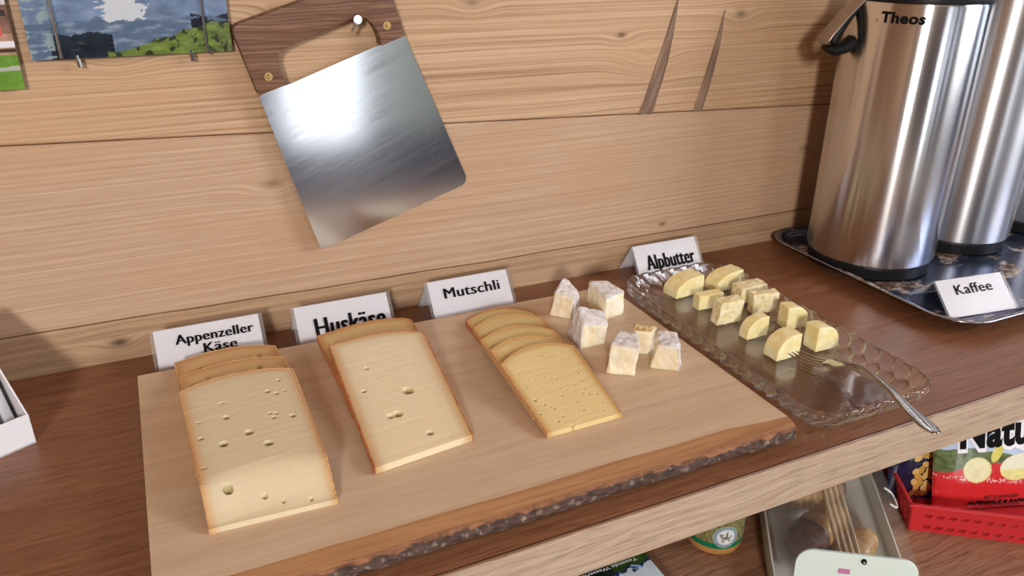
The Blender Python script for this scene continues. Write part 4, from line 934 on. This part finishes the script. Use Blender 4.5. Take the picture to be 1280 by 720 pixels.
def pastry(label, A, B, r, dark_from, seed, dark_at=0):
    t = thing('croissant', label, 'pastry', (0, 0, 0), group='croissants in the clear box'); A, B = Vector(A), Vector(B); n, k = 70, 36; V = []; C = []
    ax = (B - A).normalized(); s = ax.cross(Vector((0, 0, 1))).normalized(); u = s.cross(ax)
    for i in range(n):
        tt = i / (n - 1); c = A.lerp(B, tt) + s * 0.006 * math.sin(tt * PI); env = max(1e-3, (1 - abs(2 * tt - 1) ** 3.0)) ** 0.5; ph_ = (tt * 5.5) % 1
        for j in range(k):
            a = 2 * PI * j / k; lump = 0.16 * (ph_ - 0.5) + 0.14 * fbm(tt * 3 + seed, a * 0.5, 1.6, seed, 3)
            V.append(c + (s * math.cos(a) + u * math.sin(a) * 0.82) * r * env * (1 + lump))
            f = 0.5 + 0.6 * fbm(tt * 3, math.cos(a), 3, seed + 5, 4)
            cc = np.array((0.52, 0.24, 0.07)) * (1 - f) + np.array((0.78, 0.54, 0.24)) * f
            td = tt if dark_at == 0 else 1 - tt
            if td < dark_from + 0.05 * fbm(a, tt, 2, seed): cc = np.array((0.10, 0.045, 0.025)) * (1 + 1.6 * f)
            C.append(cc)
    m = M_pastry; mn = Vector((sum(v.x for v in V) / len(V), sum(v.y for v in V) / len(V), min(v.z for v in V))); t.location = mn
    o = obj('dough', (V, grid_faces(k, n, wrap=True) + [tuple(range(k)), tuple(range((n - 1) * k, n * k))]), m, t, smooth=True, world=True); setcol(o, np.clip(np.array(C), 0.005, 1))
pastry('croissant with a chocolate-dipped left end, in the middle of the clear box', (0.618, -0.372, SZ + 0.026), (0.722, -0.338, SZ + 0.028), 0.0240, 0.36, 1.0)
pastry('croissant with a dark right end, furthest back in the clear box', (0.672, -0.292, SZ + 0.025), (0.772, -0.305, SZ + 0.025), 0.0205, 0.24, 2.0, 1)
pastry('pale croissant half hidden by the white-green sign, nearest in the clear box', (0.642, -0.412, SZ + 0.021), (0.732, -0.385, SZ + 0.022), 0.0180, 0.0, 3.0)
# ------------------------------------------------------------------ mint coloured price plate in front of the box
M_mint = mat('pale_mint_plastic', (0.70, 0.84, 0.78), 0.35)
sg = thing('price_plate', 'pale mint rounded plate with black screw and pink mark before the pastry box', 'sign', (0.6010, -0.4780, SZ), math.radians(-34))
lean = Matrix.Rotation(math.radians(-8), 4, 'X')
bm = bmesh.new(); pts = rounded_rect(0, 0.051, 0.062, 0.0505, 0.017, 8); V, F = extrude_poly(pts, -0.0015, 0.0015, 'xz')
vs = [bm.verts.new(v) for v in V]
for f in F: bm.faces.new([vs[i] for i in f])
bmesh.ops.bevel(bm, geom=[e for e in bm.edges], offset=0.0005, segments=1, affect='EDGES'); bmesh.ops.transform(bm, matrix=lean, verts=bm.verts)
obj('plate', bm, M_mint, sg)
bm = bmesh.new(); bmesh.ops.create_cone(bm, cap_ends=True, segments=24, radius1=0.0032, radius2=0.0026, depth=0.0024, matrix=lean @ Matrix.Translation((0.006, -0.0026, 0.0945)) @ Matrix.Rotation(PI / 2, 4, 'X'))
obj('screw', bm, M_black, sg)
bm = bmesh.new(); bmesh.ops.create_cone(bm, cap_ends=True, segments=8, radius1=0.0012, radius2=0.0012, depth=0.0026, matrix=lean @ Matrix.Translation((0.006, -0.0029, 0.0945)) @ Matrix.Rotation(PI / 2, 4, 'X'))
obj('screw_slot', bm, M_steel, sg)
bm = box_bm(-0.012, -0.00165, 0.080, 0.012, 0.0002, 0.006); bmesh.ops.transform(bm, matrix=lean, verts=bm.verts)
obj('pink_mark', bm, mat('pink_print', (0.55, 0.18, 0.40), 0.5), sg)
# ------------------------------------------------------------------ red basket
M_red = mat('red_plastic', (0.62, 0.028, 0.035), 0.35)
bk = thing('plastic_basket', 'red plastic snack basket with slotted sides on the lower shelf', 'basket', (0.804, -0.387, SZ), math.radians(-35.4))
LX, LY, HB = 0.26, 0.19, 0.043; flare = 0.006
def bpt(u, w__, h, side):
    """point on a flared wall: u along, h up"""
    o_ = flare * h / HB
    return {'f': (u * LX + (2 * u - 1) * o_, -o_, h), 'l': (-o_ * (1 + 2.5 * u), u * LY + (2 * u - 1) * o_, h), 'r': (LX + o_, u * LY + (2 * u - 1) * o_, h), 'b': (u * LX + (2 * u - 1) * o_ - 2.5 * o_ * (1 - u), LY + o_, h)}[side]
def prism(bm, quad, nrm):
    a = [bm.verts.new(p) for p in quad]; b = [bm.verts.new(p - nrm * 0.0024) for p in quad]
    bm.faces.new(a); bm.faces.new(b[::-1])
    for i in range(4): bm.faces.new((a[i], b[i], b[(i + 1) % 4], a[(i + 1) % 4]))
def wall_panel(side, length):
    """panel with two rows of parallelogram slots cut through"""
    bm = bmesh.new(); nrm = {'f': Vector((0, -1, 0)), 'l': Vector((-1, 0, 0)), 'r': Vector((1, 0, 0)), 'b': Vector((0, 1, 0))}[side]
    ncell = int(length / 0.0135); hs = [0, .005, .011, .0145, .0205, .024, .030, .036, HB]
    slotrow = {1: 0.0, 3: 0.5, 5: 0.0} if side != 'f' else {1: 0.0, 5: 0.4}
    for r in range(len(hs) - 1):
        for c in range(ncell):
            sk = 0.22
            def P(cu, hh): return Vector(bpt(min(max((cu) / ncell, 0), 1), 0, hh, side))
            z0_, z1_ = hs[r], hs[r + 1]
            if r in slotrow and 0 < c < ncell - 1:
                a0, a1 = c + 0.12, c + 0.74; m0, m1 = a0 + sk, a1 + sk
                for quad in ([P(c, z0_), P(a0, z0_), P(m0, z1_), P(c, z1_)], [P(a1, z0_), P(c + 1, z0_), P(c + 1, z1_), P(m1, z1_)]):
                    prism(bm, quad, nrm)
            else: prism(bm, (P(c, z0_), P(c + 1, z0_), P(c + 1, z1_), P(c, z1_)), nrm)
    return bm
for s, nm, ln in (('f', 'front_side', LX), ('l', 'left_side', LY), ('b', 'back_side', LX), ('r', 'right_side', LY)): obj(nm, wall_panel(s, ln), M_red, bk)
V = []
rp = [(-flare, -flare), (LX + flare, -flare), (LX + flare, LY + flare), (-flare, LY + flare)]
rp[3] = (-flare * 3.5, LY + flare); rp = [rp[0], rp[1], rp[2], rp[3], rp[0]]
bmr = bmesh.new()
for a, b in zip(rp, rp[1:]):
    L_ = math.dist(a, b) + 0.005; box_bm((a[0] + b[0]) / 2, (a[1] + b[1]) / 2, HB, L_, 0.005, 0.004, 0.0012, 2, bm=bmr, rot=Matrix.Rotation(math.atan2(b[1] - a[1], b[0] - a[0]), 4, 'Z'))
obj('rim', bmr, M_red, bk); obj('basket_floor', box_bm(LX / 2, LY / 2, 0.0015, LX, LY, 0.002), M_red, bk)
# ------------------------------------------------------------------ snack bags
M_bag = attr_mat('printed_foil', 0.22, Coat_Weight=0.4)
def bag(name, label, O, ang, lean_, s0, s1, h0, h1, depth, fn, nx=150, ny=150, parts=None):
    """pillow bag: s along its width, h up, leaning back by lean_ (m per m)"""
    t = thing(name, label, 'snack', (O[0], O[1], O[2]), ang)
    def dep(s, h):
        a = (s - s0) / (s1 - s0); b = (h - h0) / (h1 - h0); a = min(max(a, 0), 1); b = min(max(b, 0), 1)
        return depth * (4 * a * (1 - a)) ** 0.45 * (1 - abs(2 * b - 1) ** 4) ** 0.8 + 0.0009 * nz(s * 60, h * 60, ang * 9)
    def P(s, h, side=-1, lift=0.0): return (s, lean_ * h - (-side) * 0 + side * (dep(s, h) * 0.5 + lift) * 1.0, h)
    V = []; C = []
    for side in (-1, 1):
        for j in range(ny):
            h = h0 + (h1 - h0) * j / (ny - 1)
            for i in range(nx):
                s = s0 + (s1 - s0) * i / (nx - 1); V.append(P(s, h, side)); C.append(fn(s, h) if side < 0 else (0.35, 0.05, 0.05))
    K = nx * ny; F = grid_faces(nx, ny) + grid_faces(nx, ny, K)
    F += [(i, i + 1, K + i + 1, K + i) for i in range(nx - 1)] + [((ny - 1) * nx + i, (ny - 1) * nx + i + 1, K + (ny - 1) * nx + i + 1, K + (ny - 1) * nx + i) for i in range(nx - 1)]
    F += [(j * nx, (j + 1) * nx, K + (j + 1) * nx, K + j * nx) for j in range(ny - 1)] + [(j * nx + nx - 1, (j + 1) * nx + nx - 1, K + (j + 1) * nx + nx - 1, K + j * nx + nx - 1) for j in range(ny - 1)]
    o = obj('bag_body', (V, F), M_bag, t, smooth=True); setcol(o, np.clip(np.array(C), 0, 1))
    def decal(nm, pts, faces, m, lift=0.0006, label=None):
        vv, ff = subdiv_faces(pts, faces, 0.006); return obj(nm, ([P(v[0], v[1], -1, lift) for v in vv], ff), m, t, label=label)
    return t, decal
def chips_art(s, h):
    f = fbm(s, h, 60, 5, 3); g = fbm(s * 0.6, h, 160, 2, 3)
    c = np.array((0.50, 0.62, 0.80)) * (1 + 0.12 * f)
    ridge = 0.066 + 0.008 * math.sin((s + 0.05) * 30) + 0.002 * f
    if h < ridge: c = np.array((0.12, 0.16, 0.055)) * (1 + 0.6 * g)
    if h < 0.050 - 0.9 * (s - 0.04) ** 2 + 0.0015 * f + 0.004 * math.sin(s * 40): c = np.array((0.62, 0.025, 0.028))
    if h < 0.038 and abs(h - 0.036 + 0.10 * (s - 0.0)) < 0.003 and fbm(s, h, 400, 1, 1) > 0.12: c = np.array((0.85, 0.6, 0.6))
    if h > 0.145: c = np.array((0.62, 0.025, 0.028))
    def disc(cx, cy, rx, ry, an=0.0):
        x_, y_ = s - cx, h - cy; ca, sa = math.cos(an), math.sin(an); return ((x_ * ca + y_ * sa) / rx) ** 2 + ((-x_ * sa + y_ * ca) / ry) ** 2
    d = disc(0.017, 0.046, 0.0185, 0.0165)
    if d < 1: c = np.array((0.74, 0.70, 0.30)) * (1 + 0.10 * g) if d > 0.78 else np.array((0.80, 0.77, 0.45)) * (1 + 0.10 * g)
    d = disc(0.043, 0.070, 0.0065, 0.0155, -0.42)
    if d < 1: c = np.array((0.72, 0.63, 0.14)) * (1 + 0.1 * g)
    d = disc(0.073, 0.048, 0.026, 0.017, 0.1)
    if d < 1: c = np.array((0.84, 0.83, 0.62)) if h > 0.046 else np.array((0.80, 0.74, 0.30)) * (1 + 0.12 * g)
    return c
cg, dc = bag('crisp_bag', 'crisp bag printed with a chip, blue sky and red ground, standing in the red basket', (0.888, -0.388, -0.231), math.radians(-19), 0.32, -0.036, 0.150, -0.012, 0.172, 0.030, chips_art, 230, 200)
def put(decal, nm, body, s, h, wd, cap_, bold, m, lift=0.0005, dx=0, slope=0.0, label=None):
    Vt, Ft = text_mesh(body, 1.0, bold, wd, cap_); Vt = Vt.copy(); Vt[:, 1] += h + slope * Vt[:, 0]; Vt[:, 0] += s; Vt[:, 2] = 0; decal(nm, Vt, Ft, m, lift, label)
put(dc, 'lettering_outline', 'Natur', -0.0105, 0.0735, 0.121, 0.042, 0.10, M_white_print, 0.0005, slope=0.05)
put(dc, 'lettering', 'Natur', -0.008, 0.0755, 0.116, 0.0385, 0.045, M_print, 0.0009, slope=0.05)
M_dred = mat('dark_red_print', (0.10, 0.01, 0.012), 0.5)
put(dc, 'lettering', 'MIT SCHWEIZER', 0.030, 0.0065, 0.048, 0.0050, 0.03, M_dred)
put(dc, 'lettering', 'ALPENSALZ & RAPSÖL', 0.009, -0.0025, 0.090, 0.0062, 0.045, M_print)
put(dc, 'lettering', 'CHIPS MIT ALPENSALZ UND RAPSÖL', 0.028, -0.0065, 0.056, 0.0022, 0.02, M_dred)
def nuts_art(s, h):
    f = fbm(s, h, 80, 5, 3); c = np.array((0.008, 0.012, 0.045)) * (1 + 0.3 * f)
    if 0.020 < s < 0.040 and h < 0.09: c = np.array((0.012, 0.035, 0.20))
    if s < 0.018 and abs((h * 160) % 1 - 0.5) < 0.14 and fbm(s, h, 300, 2, 1) > -0.1 and s > 0.004: c = np.array((0.08, 0.10, 0.18))
    return c
ng, nd = bag('peanut_bag', 'dark blue snack bag printed with golden peanuts, in the left corner of the red basket', (0.846, -0.3465, -0.2445), math.radians(-24), 0.24, -0.028, 0.036, 0.0, 0.155, 0.018, nuts_art, 90, 120)
M_nut = mat('golden_nut_print', (0.62, 0.36, 0.08), 0.35)
M_nut2 = mat('pale_nut_print', (0.75, 0.50, 0.16), 0.35)
rn = random.Random(3)
k = 0
def disc_poly(cx, cy, rx, ry, an, n=16): return [[(cx + rx * math.cos(2 * PI * i / n) * math.cos(an) - ry * math.sin(2 * PI * i / n) * math.sin(an)), (cy + rx * math.cos(2 * PI * i / n) * math.sin(an) + ry * math.sin(2 * PI * i / n) * math.cos(an)), 0] for i in range(n)]
for row in range(7):
    for cc in range(3):
        cx = 0.004 + cc * 0.0088 + (0.004 if row % 2 else 0) + rn.uniform(-.0015, .0015); cy = 0.010 + row * 0.0085 + rn.uniform(-.0015, .0015)
        if row > 4 and cc == 0 and row == 5: continue
        if row == 6 and cc != 0: cy += 0.003
        nd('nut_print', disc_poly(cx, cy, 0.0056, 0.0042, rn.uniform(0, 3)), [tuple(range(16))], M_nut if (row + cc) % 2 else M_nut2, 0.0004 + 0.00012 * (k % 6)); k += 1
put(nd, 'lettering', 'Peanuts', -0.010, 0.082, 0.043, 0.012, 0.03, M_white_print)
